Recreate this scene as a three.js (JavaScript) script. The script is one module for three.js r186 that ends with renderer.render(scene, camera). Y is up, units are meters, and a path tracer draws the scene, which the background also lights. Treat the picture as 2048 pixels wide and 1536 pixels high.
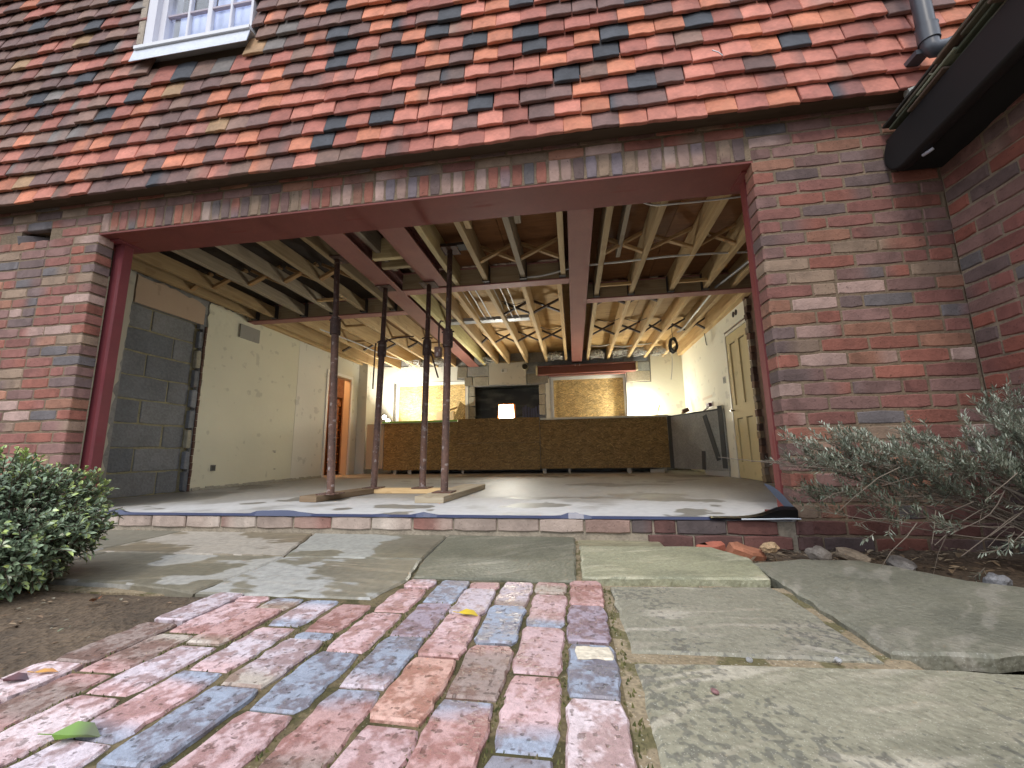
import * as THREE from 'three';
import { mergeGeometries } from 'three/addons/utils/BufferGeometryUtils.js';

// ---------------------------------------------------------------- camera, sky, sun, exposure
const scene = new THREE.Scene();
const camera = new THREE.PerspectiveCamera(86.79, 4 / 3, 0.05, 400);
camera.rotation.order = 'YXZ';
camera.rotation.set(0.166, 0.148, -0.015);
camera.position.set(-1.055, 0.345, 2.242);
const EXPOSURE = 2.2, SKY = 1.15, SUN = 0.7;
{
  const w = 128, h = 64, d = new Float32Array(w * h * 4);
  for (let j = 0; j < h; j++) for (let i = 0; i < w; i++) {
    const el = ((j + 0.5) / h - 0.5) * Math.PI, s = Math.sin(el);
    let L = s > 0 ? (1 + 2 * s) / 3 : 0.14;
    const cl = 1 + 0.10 * Math.sin(i * 0.31 + 1.7 * Math.sin(j * 0.35)) * Math.sin(j * 0.5 + i * 0.12);
    L *= SKY * (s > 0 ? cl : 1);
    const c = s > 0 ? [0.90, 0.97, 1.10] : [1.0, 0.95, 0.85], k = (j * w + i) * 4;
    d[k] = L * c[0]; d[k + 1] = L * c[1]; d[k + 2] = L * c[2]; d[k + 3] = 1;
  }
  const t = new THREE.DataTexture(d, w, h, THREE.RGBAFormat, THREE.FloatType);
  t.mapping = THREE.EquirectangularReflectionMapping; t.magFilter = THREE.LinearFilter; t.minFilter = THREE.LinearFilter;
  t.wrapS = THREE.RepeatWrapping; t.needsUpdate = true;
  scene.background = t; scene.environment = t;
}
const sun = new THREE.DirectionalLight(0xfff4e6, SUN);
sun.position.set(-2.5, 9, 8); sun.target.position.set(-1.5, 0.5, 0); sun.castShadow = true; sun.shadow.radius = 28;
sun.shadow.mapSize.set(2048, 2048);
Object.assign(sun.shadow.camera, { left: -9, right: 9, top: 9, bottom: -9, near: 0.5, far: 40 });
scene.add(sun, sun.target);
const renderer = new THREE.WebGLRenderer({ antialias: true });
renderer.toneMapping = THREE.LinearToneMapping;
renderer.toneMappingExposure = EXPOSURE;
renderer.shadowMap.enabled = true;

// ---------------------------------------------------------------- helpers
let seed = 12345;
const rand = () => { seed = (seed + 0x6d2b79f5) | 0; let t = Math.imul(seed ^ (seed >>> 15), 1 | seed); t = (t + Math.imul(t ^ (t >>> 7), 61 | t)) ^ t; return ((t ^ (t >>> 14)) >>> 0) / 4294967296; };
const rr = (a, b) => a + (b - a) * rand();
const pick = (a) => a[Math.floor(rand() * a.length)];
const clamp = (x, a = 0, b = 1) => Math.min(b, Math.max(a, x));
const sm = (a, b, x) => { const t = clamp((x - a) / (b - a)); return t * t * (3 - 2 * t); };
const mix = (a, b, t) => a + (b - a) * t;
const mix3 = (a, b, t) => [mix(a[0], b[0], t), mix(a[1], b[1], t), mix(a[2], b[2], t)];
const V = (x, y, z) => new THREE.Vector3(x, y, z);

// tileable value noise
const HT = new Float32Array(65536); for (let i = 0; i < 65536; i++) HT[i] = rand();
const hash = (x, y, s) => HT[(x * 7919 + y * 104729 + s * 15731) & 65535];
function vnoise(u, v, p, s) {
  const x = u * p, y = v * p, x0 = Math.floor(x), y0 = Math.floor(y), fx = x - x0, fy = y - y0;
  const a = fx * fx * (3 - 2 * fx), b = fy * fy * (3 - 2 * fy);
  const X0 = ((x0 % p) + p) % p, X1 = (X0 + 1) % p, Y0 = ((y0 % p) + p) % p, Y1 = (Y0 + 1) % p;
  return mix(mix(hash(X0, Y0, s), hash(X1, Y0, s), a), mix(hash(X0, Y1, s), hash(X1, Y1, s), a), b);
}
function fbm(u, v, p, o, s) { let r = 0, a = 0.5, t = 0; for (let i = 0; i < o; i++) { r += a * vnoise(u, v, p << i, s + i * 17); t += a; a *= 0.5; } return r / t; }
function vn2(u, v, px, py, s) { // stretched noise
  const x = u * px, y = v * py, x0 = Math.floor(x), y0 = Math.floor(y), fx = x - x0, fy = y - y0;
  const a = fx * fx * (3 - 2 * fx), b = fy * fy * (3 - 2 * fy), m = (q, p) => ((q % p) + p) % p;
  return mix(mix(hash(m(x0, px), m(y0, py), s), hash(m(x0 + 1, px), m(y0, py), s), a), mix(hash(m(x0, px), m(y0 + 1, py), s), hash(m(x0 + 1, px), m(y0 + 1, py), s), a), b);
}
const toS = (c) => 255 * (c <= 0.0031308 ? 12.92 * c : 1.055 * Math.pow(c, 1 / 2.4) - 0.055);
// fn(u, v) -> { c: [r,g,b] linear, b: bump 0..1, r: roughness }
function surface(size, metres, fn) {
  const n = size * size, C = new Uint8Array(n * 4), B = new Uint8Array(n * 4), Rg = new Uint8Array(n * 4);
  for (let j = 0; j < size; j++) for (let i = 0; i < size; i++) {
    const o = fn((i + 0.5) / size, (j + 0.5) / size), k = (j * size + i) * 4;
    for (let q = 0; q < 3; q++) C[k + q] = toS(clamp(o.c[q]));
    B[k] = B[k + 1] = B[k + 2] = clamp(o.b ?? 0.5) * 255; Rg[k] = Rg[k + 1] = Rg[k + 2] = clamp(o.r ?? 0.8) * 255;
    C[k + 3] = B[k + 3] = Rg[k + 3] = 255;
  }
  const mk = (d, srgb) => {
    const t = new THREE.DataTexture(d, size, size); t.wrapS = t.wrapT = THREE.RepeatWrapping; t.magFilter = THREE.LinearFilter; t.minFilter = THREE.LinearMipmapLinearFilter; t.generateMipmaps = true;
    if (srgb) t.colorSpace = THREE.SRGBColorSpace; t.repeat.set(1 / metres, 1 / metres); t.needsUpdate = true; return t;
  };
  return { map: mk(C, true), bump: mk(B), rough: mk(Rg) };
}
const mat = (s, o = {}) => new THREE.MeshStandardMaterial({ map: s.map, bumpMap: o.bump ? s.bump : null, bumpScale: o.bump || 1, roughnessMap: o.useRough ? s.rough : null, roughness: o.useRough ? 1 : (o.rough ?? 0.85), metalness: o.metal ?? 0, vertexColors: o.vc ?? true, color: o.color ?? 0xffffff });
const flat = (r, g, b, rough = 0.8, metal = 0) => { const m = new THREE.MeshStandardMaterial({ roughness: rough, metalness: metal }); m.color.setRGB(r, g, b); return m; };

// geometry collector: positions, normals, uv in metres, vertex colours
class G {
  constructor() { this.P = []; this.N = []; this.U = []; this.C = []; this.uo = [rr(0, 5), rr(0, 5)]; this.col = [1, 1, 1]; }
  tri(a, b, c, na, nb, nc, ua, ub, uc, ca, cb, cc) {
    this.P.push(...a, ...b, ...c); this.N.push(...na, ...nb, ...nc); this.U.push(...ua, ...ub, ...uc); this.C.push(...ca, ...cb, ...cc);
  }
  quad(a, b, c, d, o = {}) { // counter-clockwise from outside
    const e1 = [b[0] - a[0], b[1] - a[1], b[2] - a[2]], e2 = [d[0] - a[0], d[1] - a[1], d[2] - a[2]];
    let n = [e1[1] * e2[2] - e1[2] * e2[1], e1[2] * e2[0] - e1[0] * e2[2], e1[0] * e2[1] - e1[1] * e2[0]];
    const L = Math.hypot(...n);
    if (L < 1e-12) { const f = [c[0] - a[0], c[1] - a[1], c[2] - a[2]], e = Math.hypot(...e1) < 1e-9 ? [f, e2] : [e1, f]; n = [e[0][1] * e[1][2] - e[0][2] * e[1][1], e[0][2] * e[1][0] - e[0][0] * e[1][2], e[0][0] * e[1][1] - e[0][1] * e[1][0]]; }
    const l2 = Math.hypot(...n) || 1; n = n.map((x) => x / l2);
    const ax = Math.abs(n[0]), ay = Math.abs(n[1]), az = Math.abs(n[2]), [uo, vo] = this.uo;
    const uv = o.uv || ((p) => (az >= ax && az >= ay ? [p[0] + uo, p[1] + vo] : ay >= ax ? [p[0] + uo, p[2] + vo] : [p[2] + uo, p[1] + vo]));
    const cf = o.col || this.col, cl = typeof cf === 'function' ? cf : () => cf;
    this.tri(a, b, c, n, n, n, uv(a), uv(b), uv(c), cl(a), cl(b), cl(c)); this.tri(a, c, d, n, n, n, uv(a), uv(c), uv(d), cl(a), cl(c), cl(d));
  }
  box(x0, y0, z0, x1, y1, z1, o = {}) {
    const p = (i) => [i & 1 ? x1 : x0, i & 2 ? y1 : y0, i & 4 ? z1 : z0];
    for (const f of [[4, 5, 7, 6], [1, 0, 2, 3], [5, 1, 3, 7], [0, 4, 6, 2], [6, 7, 3, 2], [0, 1, 5, 4]]) this.quad(...f.map(p), o);
    return this;
  }
  bar(a, b, w, h, o = {}) { // a box along a -> b with chamfered long edges; w sideways, h up; texture runs along it
    const A = V(...a), B = V(...b), d = B.clone().sub(A), L = d.length(); d.normalize();
    const up = V(...(o.up || (Math.abs(d.y) > 0.9 ? [0, 0, 1] : [0, 1, 0]))), s = d.clone().cross(up).normalize(), u = s.clone().cross(d);
    const c = Math.min(o.chamfer ?? 0.003, w / 3, h / 3), R = [[-w / 2 + c, -h / 2], [w / 2 - c, -h / 2], [w / 2, -h / 2 + c], [w / 2, h / 2 - c], [w / 2 - c, h / 2], [-w / 2 + c, h / 2], [-w / 2, h / 2 - c], [-w / 2, -h / 2 + c]];
    const at = (q, r) => [q.x + s.x * r[0] + u.x * r[1], q.y + s.y * r[0] + u.y * r[1], q.z + s.z * r[0] + u.z * r[1]];
    let t = 0; const [uo, vo] = this.uo;
    const nseg = o.seg || 1, bow = o.bow || [0, 0];
    for (let k = 0; k < 8; k++) {
      const r0 = R[k], r1 = R[(k + 1) % 8], len = Math.hypot(r1[0] - r0[0], r1[1] - r0[1]);
      for (let m = 0; m < nseg; m++) {
        const f0 = m / nseg, f1 = (m + 1) / nseg, q0 = A.clone().lerp(B, f0), q1 = A.clone().lerp(B, f1);
        const b0 = Math.sin(f0 * Math.PI), b1 = Math.sin(f1 * Math.PI);
        const e0 = [r0[0] + bow[0] * b0, r0[1] + bow[1] * b0], e1 = [r1[0] + bow[0] * b0, r1[1] + bow[1] * b0], g0 = [r0[0] + bow[0] * b1, r0[1] + bow[1] * b1], g1 = [r1[0] + bow[0] * b1, r1[1] + bow[1] * b1];
        const pts = [at(q0, e1), at(q0, e0), at(q1, g0), at(q1, g1)], uvs = [[L * f0 + uo, t + len + vo], [L * f0 + uo, t + vo], [L * f1 + uo, t + vo], [L * f1 + uo, t + len + vo]];
        const map = new Map(pts.map((p, i) => [p, uvs[i]]));
        this.quad(...pts, { ...o, uv: (p) => map.get(p) });
      }
      t += len;
    }
    for (const [q, flip] of [[A, 0], [B, 1]]) { const ring = R.map((r) => at(q, r)); if (flip) ring.reverse(); for (const [i, j, k, l] of [[7, 0, 1, 2], [7, 2, 3, 6], [6, 3, 4, 5]]) this.quad(ring[l], ring[k], ring[j], ring[i], o); }
    return this;
  }
  tube(pts, r, n = 8, o = {}) { // smooth tube; r number or function of 0..1
    const q = pts.map((p) => V(...p)), rf = typeof r === 'function' ? r : () => r, m = q.length, F = [];
    let nrm = null, L = 0;
    for (let i = 0; i < m; i++) {
      const t = q[Math.min(m - 1, i + 1)].clone().sub(q[Math.max(0, i - 1)]).normalize();
      if (!nrm) nrm = Math.abs(t.y) < 0.9 ? V(0, 1, 0) : V(1, 0, 0);
      nrm = nrm.clone().sub(t.clone().multiplyScalar(nrm.dot(t))).normalize();
      const b = t.clone().cross(nrm); if (i) L += q[i].distanceTo(q[i - 1]); F.push([q[i], nrm, b, L, t]);
    }
    const ring = (i, k) => { const [c, a, b] = F[i], th = k / n * 2 * Math.PI, e = a.clone().multiplyScalar(Math.cos(th)).addScaledVector(b, Math.sin(th)); return [c.clone().addScaledVector(e, rf(i / (m - 1))).toArray(), e.toArray()]; };
    const cf = o.col || this.col, R0 = rf(0.5);
    for (let i = 0; i < m - 1; i++) for (let k = 0; k < n; k++) {
      const [a, na] = ring(i, k), [b, nb] = ring(i, k + 1), [c, nc] = ring(i + 1, k + 1), [d, nd] = ring(i + 1, k);
      const u = (ii, kk) => [F[ii][3] + this.uo[0], kk / n * 2 * Math.PI * R0 + this.uo[1]], cl = (ii) => typeof cf === 'function' ? cf(ii / (m - 1)) : cf;
      this.tri(a, b, c, na, nb, nc, u(i, k), u(i, k + 1), u(i + 1, k + 1), cl(i), cl(i), cl(i + 1)); this.tri(a, c, d, na, nc, nd, u(i, k), u(i + 1, k + 1), u(i + 1, k), cl(i), cl(i + 1), cl(i + 1));
    }
    if (!o.open) for (const [i, s] of [[0, -1], [m - 1, 1]]) {
      const nn = F[i][4].clone().multiplyScalar(s).toArray(), c = F[i][0].toArray(), cl = typeof cf === 'function' ? cf(i ? 1 : 0) : cf;
      for (let k = 0; k < n; k++) { const a = ring(i, k)[0], b = ring(i, k + 1)[0], w = s > 0 ? [a, b] : [b, a]; this.tri(c, w[0], w[1], nn, nn, nn, this.uo, this.uo, this.uo, cl, cl, cl); }
    }
    return this;
  }
  geo() {
    const g = new THREE.BufferGeometry();
    g.setAttribute('position', new THREE.Float32BufferAttribute(this.P, 3)); g.setAttribute('normal', new THREE.Float32BufferAttribute(this.N, 3));
    g.setAttribute('uv', new THREE.Float32BufferAttribute(this.U, 2)); g.setAttribute('color', new THREE.Float32BufferAttribute(this.C, 3)); return g;
  }
  mesh(name, m, parent) { return add(name, this.geo(), m, parent); }
}
const used = new Map();
const numbered = (n) => { const k = used.get(n) || 0; used.set(n, k + 1); return k ? n + '_' + String(k).padStart(3, '0') : n; };
function add(name, geometry, m, parent = scene) {
  const o = new THREE.Mesh(geometry, m); o.name = numbered(name); o.castShadow = o.receiveShadow = true; parent.add(o); return o;
}
function thing(name, label, category, pos = [0, 0, 0], group) {
  const o = new THREE.Group(); o.name = numbered(name); o.position.set(...pos); scene.add(o); o.userData = { label, category }; if (group) o.userData.group = group; return o;
}
function struct(name) { const o = new THREE.Group(); o.name = numbered(name); o.userData.kind = 'structure'; scene.add(o); return o; }
const tag = (o, label, category, group) => { Object.assign(o.userData, { label, category }); if (group) o.userData.group = group; return o; };
const asStructure = (o) => { o.userData.kind = 'structure'; return o; };

// one brick, tile or block: front face at z = 0 in its own axes, columns along its length, worn arrises, uneven outline
function plate(l, h, d, o = {}) {
  const n = o.n ?? 4, b = o.bevel ?? 0.005, j = o.jit ?? 0.0025, bow = o.bow ?? 0, cut = o.round ?? 0.004, g = new G(), ends = o.ends || [b, b];
  const cf = o.col; if (o.uo) g.uo = o.uo;
  const T = [], B = [], t = [], c = [], jx = [rr(-j, j), rr(-j, j)], tilt = rr(-j, j) * 0.6;
  for (let i = 0; i <= n; i++) {
    const f = i / n, x = -l / 2 + l * f, e = i === 0 || i === n ? cut : 0, w = -bow * Math.pow(2 * f - 1, 2) + rr(-1, 1) * (o.face ?? 0.0012);
    const yt = h / 2 + rr(-j, j) - e, yb = -h / 2 + rr(-j, j) + e, xe = i === 0 ? x + jx[0] : i === n ? x + jx[1] : x;
    T.push([xe, yt, w - b]); B.push([xe + tilt, yb, w - b]);
    const xi = i === 0 ? xe + ends[0] : i === n ? xe - ends[1] : x;
    t.push([xi, yt - b * 0.9, w]); c.push([xi + tilt, yb + b * 0.9, w]);
  }
  const q = (a, bb, cc, dd) => g.quad(a, bb, cc, dd, { col: cf });
  const back = (p) => [p[0], p[1], -d];
  for (let i = 0; i < n; i++) {
    q(c[i], c[i + 1], t[i + 1], t[i]);
    q(t[i], t[i + 1], T[i + 1], T[i]); q(B[i], B[i + 1], c[i + 1], c[i]);
    q(T[i], T[i + 1], back(T[i + 1]), back(T[i])); q(back(B[i]), back(B[i + 1]), B[i + 1], B[i]);
  }
  q(B[0], c[0], t[0], T[0]); q(c[n], B[n], T[n], t[n]);
  q(back(B[0]), B[0], T[0], back(T[0])); q(B[n], back(B[n]), back(T[n]), T[n]);
  return g;
}
// a flat piece with an uneven outline: outline in (x, z), top at y = 0
function slabGeo(pts, th, o = {}) {
  const out = [], step = o.step ?? 0.07, j = o.jit ?? 0.004, b = o.bevel ?? 0.008;
  for (let i = 0; i < pts.length; i++) {
    const a = pts[i], c = pts[(i + 1) % pts.length], L = Math.hypot(c[0] - a[0], c[1] - a[1]), n = Math.max(1, Math.round(L / step));
    for (let k = 0; k < n; k++) { const f = k / n, e = k ? 1 : 0.3; out.push([mix(a[0], c[0], f) + rr(-j, j) * e, mix(a[1], c[1], f) + rr(-j, j) * e]); }
  }
  const cx = out.reduce((s, p) => s + p[0], 0) / out.length, cz = out.reduce((s, p) => s + p[1], 0) / out.length, g = new G();
  const inn = out.map((p) => { const L = Math.hypot(p[0] - cx, p[1] - cz); return [cx + (p[0] - cx) * (1 - b * 1.3 / L), rr(-1, 0) * (o.wave ?? 0.0015), cz + (p[1] - cz) * (1 - b * 1.3 / L)]; });
  const m = out.length, lo = out.map((p) => [p[0], -b * rr(0.6, 1.3), p[1]]), bot = out.map((p) => [p[0] + rr(-j, j), -th, p[1] + rr(-j, j)]);
  let area = 0; for (let i = 0; i < m; i++) area += out[i][0] * out[(i + 1) % m][1] - out[(i + 1) % m][0] * out[i][1];
  for (let i = 0; i < m; i++) {
    const k = (i + 1) % m, Q = (a, bb, c, d) => (area > 0 ? g.quad(d, c, bb, a, o) : g.quad(a, bb, c, d, o));
    Q(inn[i], inn[k], [cx, 0, cz], [cx, 0, cz]); Q(lo[i], lo[k], inn[k], inn[i]); Q(bot[i], bot[k], lo[k], lo[i]);
  }
  return g;
}
const extrude = (shape, d) => { const g = new THREE.ExtrudeGeometry(shape, { depth: d, bevelEnabled: true, bevelSize: 0.004, bevelThickness: 0.003, bevelSegments: 1 }); return g; };
// ---------------------------------------------------------------- surfaces
const S = {};
S.brick = surface(512, 0.6, (u, v) => {
  const a = fbm(u, v, 6, 5, 1), b = fbm(u, v, 24, 3, 40), p = vnoise(u, v, 90, 77), wash = sm(0.60, 0.74, fbm(u, v, 8, 4, 90));
  let g = 0.50 + 0.42 * a + 0.22 * (b - 0.5); if (p > 0.93) g *= 0.5;
  return { c: mix3([g, g * 0.97, g * 0.95], [0.95, 0.93, 0.92], wash * 0.55), b: 0.35 * a + 0.4 * b + 0.25 * p };
});
S.tile = surface(512, 0.8, (u, v) => {
  const a = fbm(u, v, 10, 5, 3), b = fbm(u, v, 50, 3, 43), g = 0.52 + 0.5 * a + 0.25 * (b - 0.5), li = sm(0.66, 0.72, fbm(u, v, 12, 4, 98));
  return { c: mix3([g, g, g], [0.75, 0.82, 0.8], li * 0.4), b: 0.5 * a + 0.5 * b };
});
S.mortar = surface(512, 0.5, (u, v) => { const a = fbm(u, v, 8, 5, 5), b = fbm(u, v, 60, 2, 45), g = 0.5 + 0.5 * a + 0.3 * (b - 0.5); return { c: [g, g, g], b: b * 0.7 + a * 0.3 }; });
S.pave = surface(1024, 0.62, (u, v) => { // worn, lime-bloomed paving brick
  const a = fbm(u, v, 9, 6, 7), b = fbm(u, v, 80, 3, 47), f = fbm(u, v, 34, 4, 57), e = hash(Math.floor(u * 1024), Math.floor(v * 1024), 3), bl = sm(0.40, 0.60, fbm(u, v, 13, 4, 107) * 0.5 + f * 0.5 + 0.2 * (b - 0.5)), pit = sm(0.68, 0.78, fbm(u, v, 52, 3, 117)), sp = vnoise(u, v, 256, 127) > 0.94 ? 1 : 0;
  let c = mix3([0.54, 0.445, 0.43], [0.84, 0.85, 0.88], bl * (0.6 + 0.5 * a)); c = mix3(c, [0.20, 0.165, 0.145], pit * 0.65); c = mix3(c, [1, 1, 1], sp * 0.45);
  if (e < 0.04) c = c.map((x) => x * 0.5);
  return { c: c.map((x) => x * (0.70 + 0.36 * b + 0.22 * e)), b: 0.45 + 0.5 * (b - 0.5) + 0.25 * (a - 0.5) - 0.4 * pit, r: 0.48 + 0.3 * bl - 0.15 * a };
});
const stoneTex = (SP, sd) => surface(1024, 1.3, (u, v) => { // riven sandstone, with black lichen where SP > 0
  const w = 0.05 * fbm(u, v, 5, 4, 9 + sd), a = fbm(u, v, 5, 6, 19 + sd), q = u + v, lay = vn2(q + w, v + w * 2, 5, 30, 29) * 0.5 + vn2(q + w, v + 2 * w, 12, 80, 39) * 0.5, b = fbm(u, v, 140, 2, 49), e = hash(Math.floor(u * 1024), Math.floor(v * 1024), 7);
  let c = mix3([0.215, 0.205, 0.145], [0.33, 0.315, 0.25], a); c = mix3(c, [0.40, 0.36, 0.29], sm(0.52, 0.75, lay) * 0.55); c = mix3(c, [0.175, 0.172, 0.132], sm(0.48, 0.68, fbm(u, v, 4, 5, 129 + sd)) * 0.6);
  c = mix3(c, [0.52, 0.48, 0.41], sm(0.60, 0.72, 0.6 * lay + 0.4 * fbm(u, v, 8, 5, 159 + sd)) * (SP < 1 ? 0.25 : 0.5));
  const dens = fbm(u, v, 4, 4, 139 + sd), spot = sm(0.715, 0.775, fbm(u, v, 110, 2, 149 + sd) * 0.55 + fbm(u, v, 220, 1, 151) * 0.15 + sm(0.3, 0.7, dens) * 0.36) * SP; c = mix3(c, [0.075, 0.078, 0.078], spot * 0.52);
  if (e > 0.985) c = mix3(c, [0.7, 0.68, 0.62], 0.6); if (e < 0.02) c = c.map((x) => x * 0.55);
  return { c: c.map((x) => x * 0.98 * (0.76 + 0.4 * b + 0.1 * (e - 0.5))), b: 0.45 * lay + 0.2 * a + 0.35 * b, r: 0.72 - 0.25 * a };
});
S.stone = stoneTex(1, 0); S.stoneClean = stoneTex(0.25, 50);
S.slate = surface(1024, 1.6, (u, v) => { // damp brown-grey sandstone, dry pale patches
  const a = fbm(u, v, 5, 6, 11), lay = vn2(u, v, 5, 40, 31) * 0.6 + vn2(u, v, 12, 100, 41) * 0.4, b = fbm(u, v, 90, 2, 51);
  let c = mix3([0.135, 0.128, 0.095], [0.24, 0.22, 0.17], a); c = mix3(c, [0.30, 0.26, 0.19], sm(0.6, 0.8, lay) * 0.5);
  const dry = sm(0.63, 0.655, fbm(u, v, 3, 5, 131) + 0.12 * (lay - 0.5)); c = mix3(c, [0.38, 0.38, 0.36], dry * 0.8); const e = hash(Math.floor(u * 1024), Math.floor(v * 1024), 9);
  return { c: c.map((x) => x * (0.7 + 0.4 * b + 0.25 * e)), b: 0.5 * lay + 0.3 * a + 0.2 * b, r: 0.38 + 0.3 * dry + 0.15 * a };
});
S.sand = surface(512, 0.5, (u, v) => {
  const a = fbm(u, v, 7, 5, 13), b = fbm(u, v, 80, 2, 53), m = sm(0.5, 0.6, fbm(u, v, 9, 4, 133)), sp = vnoise(u, v, 128, 143);
  let c = mix3([0.22, 0.17, 0.10], [0.36, 0.29, 0.19], a); c = mix3(c, [0.10, 0.095, 0.03], m * 0.75); if (sp > 0.93) c = mix3(c, [0.7, 0.68, 0.6], 0.7); if (sp < 0.06) c = c.map((x) => x * 0.5);
  return { c: c.map((x) => x * (0.7 + 0.6 * b)), b: 0.5 * b + 0.5 * a };
});
S.soil = surface(512, 0.7, (u, v) => { const a = fbm(u, v, 6, 6, 15), b = fbm(u, v, 60, 3, 55), c = mix3([0.055, 0.042, 0.03], [0.15, 0.115, 0.08], a); return { c: c.map((x) => x * (0.6 + 0.8 * b)), b: 0.5 * a + 0.5 * b }; });
const FX = -5.2, FZ0 = -5.6, FS = 6.2;
S.concrete = surface(1280, FS, (u, v) => { // power-floated slab laid out once over the room: dusty towards the opening, damp patches
  const x = FX + u * FS, z = FZ0 + v * FS, a = fbm(u, v, 7, 6, 17), b = fbm(u, v, 200, 2, 57), st = vn2(u, v, 9, 36, 67);
  let c = mix3([0.28, 0.272, 0.252], [0.38, 0.37, 0.348], a);
  const n = fbm(u, v, 9, 5, 167) * 0.65 + fbm(u, v, 22, 4, 168) * 0.35 + 0.12 * (st - 0.5) + 0.5 * (fbm(u, v, 14, 5, 169) - 0.5), at = (px, pz, rx, rz) => Math.exp(-(((x - px) / rx) ** 2 + ((z - pz) / rz) ** 2));
  const near = sm(-1.15, -0.45, z) * sm(-4.5, -3.6, x), damp = sm(0.60, 0.625, n + 0.22 * (at(-0.85, -0.95, 0.5, 0.2) + at(-1.3, -0.45, 0.3, 0.13) + at(-0.55, -1.15, 0.3, 0.1) + at(-4.5, -0.7, 0.5, 0.4) + at(-2.2, -0.4, 0.3, 0.1)) - 0.02 * near);
  const dust = sm(0.40, 0.56, n - 0.08 + 0.22 * near);
  c = mix3(c, [0.165, 0.155, 0.13], damp * 0.68); c = mix3(c, [0.58, 0.58, 0.575], dust * (1 - damp) * (0.25 + 0.7 * near));
  return { c: c.map((q) => q * (0.9 + 0.2 * b)), b: 0.5 * a + 0.2 * b, r: 0.6 - 0.2 * damp + 0.15 * dust };
});
S.plaster = surface(512, 2.2, (u, v) => { const a = fbm(u, v, 4, 6, 21), b = fbm(u, v, 50, 3, 61), sc = sm(0.7, 0.78, fbm(u, v, 22, 4, 181)), g = 0.86 + 0.14 * a - 0.16 * sc; return { c: [g, g * (0.985), g * 0.96], b: 0.6 * a + 0.4 * b }; });
S.wood = surface(512, 1.2, (u, v) => { // grain along u
  const w = 0.02 * fbm(u, v, 4, 3, 23), g = vn2(u + w, v + w, 4, 90, 63) * 0.6 + vn2(u + w, v + w, 12, 200, 73) * 0.4, a = fbm(u, v, 5, 4, 83), k = sm(0.80, 0.86, vn2(u, v, 9, 24, 93));
  const c = mix3([0.62, 0.50, 0.36], [1, 0.93, 0.80], g * 0.75 + a * 0.3 - 0.05); return { c: mix3(c, [0.35, 0.22, 0.12], k * 0.28), b: g };
});
S.block = surface(512, 0.9, (u, v) => { const a = fbm(u, v, 5, 5, 25), b = fbm(u, v, 64, 3, 65), g = 0.62 + 0.35 * a + 0.35 * (b - 0.5); return { c: [g, g, g], b }; });
S.steel = surface(512, 0.9, (u, v) => { const a = fbm(u, v, 5, 6, 27), s = vn2(u, v, 3, 40, 69), b = fbm(u, v, 60, 3, 71), g = 0.72 + 0.32 * a + 0.12 * (b - 0.5); const wh = sm(0.66, 0.76, 0.55 * fbm(u, v, 7, 4, 79) + 0.45 * s); return { c: mix3([g, g, g], [1, 1.05, 1.08], wh * 0.55), b: 0.6 * b + 0.4 * a, r: 0.66 + 0.2 * wh }; });
S.rust = surface(512, 0.5, (u, v) => { const a = fbm(u, v, 6, 6, 33), b = fbm(u, v, 40, 3, 81), sp = sm(0.63, 0.72, fbm(u, v, 15, 4, 91)); let c = mix3([0.05, 0.035, 0.032], [0.16, 0.085, 0.06], a); c = mix3(c, [0.12, 0.062, 0.042], sm(0.5, 0.68, fbm(u, v, 5, 5, 101)) * 0.75); c = mix3(c, [0.36, 0.34, 0.33], sp * 0.4); return { c: c.map((x) => x * (0.7 + 0.6 * b)), b: 0.5 * a + 0.5 * b }; });
S.membrane = surface(512, 1.2, (u, v) => { const a = fbm(u, v, 6, 6, 35), s = vn2(u, v, 5, 26, 105), c = mix3([0.02, 0.023, 0.022], [0.10, 0.105, 0.09], sm(0.45, 0.75, 0.6 * a + 0.4 * s)); return { c, b: a }; });
S.osb = (() => { // oriented strand board: overlapping flakes
  const n = 1024, cv = document.createElement('canvas'); cv.width = cv.height = n; const x = cv.getContext('2d'); x.fillStyle = '#c4a873'; x.fillRect(0, 0, n, n);
  for (let i = 0; i < 5200; i++) {
    const px = rand() * n, py = rand() * n, L = rr(26, 100), W = rr(5, 17), ang = rr(-1, 1) * (rand() < 0.7 ? 0.6 : 1.6), t = rand(), l = rr(0.7, 1.15);
    x.fillStyle = `rgba(${Math.min(255, (176 + 50 * t) * l) | 0},${Math.min(255, (146 + 52 * t) * l) | 0},${Math.min(255, (92 + 50 * t) * l) | 0},${rr(0.55, 0.95)})`;
    for (const ox of [-n, 0, n]) for (const oy of [-n, 0, n]) { if (px + ox < -120 || px + ox > n + 120 || py + oy < -120 || py + oy > n + 120) continue; x.save(); x.translate(px + ox, py + oy); x.rotate(ang); x.beginPath(); x.moveTo(-L / 2, -W / 3); x.lineTo(L / 2 - W / 2, -W / 2); x.lineTo(L / 2, W / 4); x.lineTo(-L / 2 + W / 2, W / 2); x.closePath(); x.fill(); x.restore(); }
  }
  const t = new THREE.CanvasTexture(cv); t.wrapS = t.wrapT = THREE.RepeatWrapping; t.colorSpace = THREE.SRGBColorSpace; t.repeat.set(1 / 1.1, 1 / 1.1); return { map: t, bump: t };
})();
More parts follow.
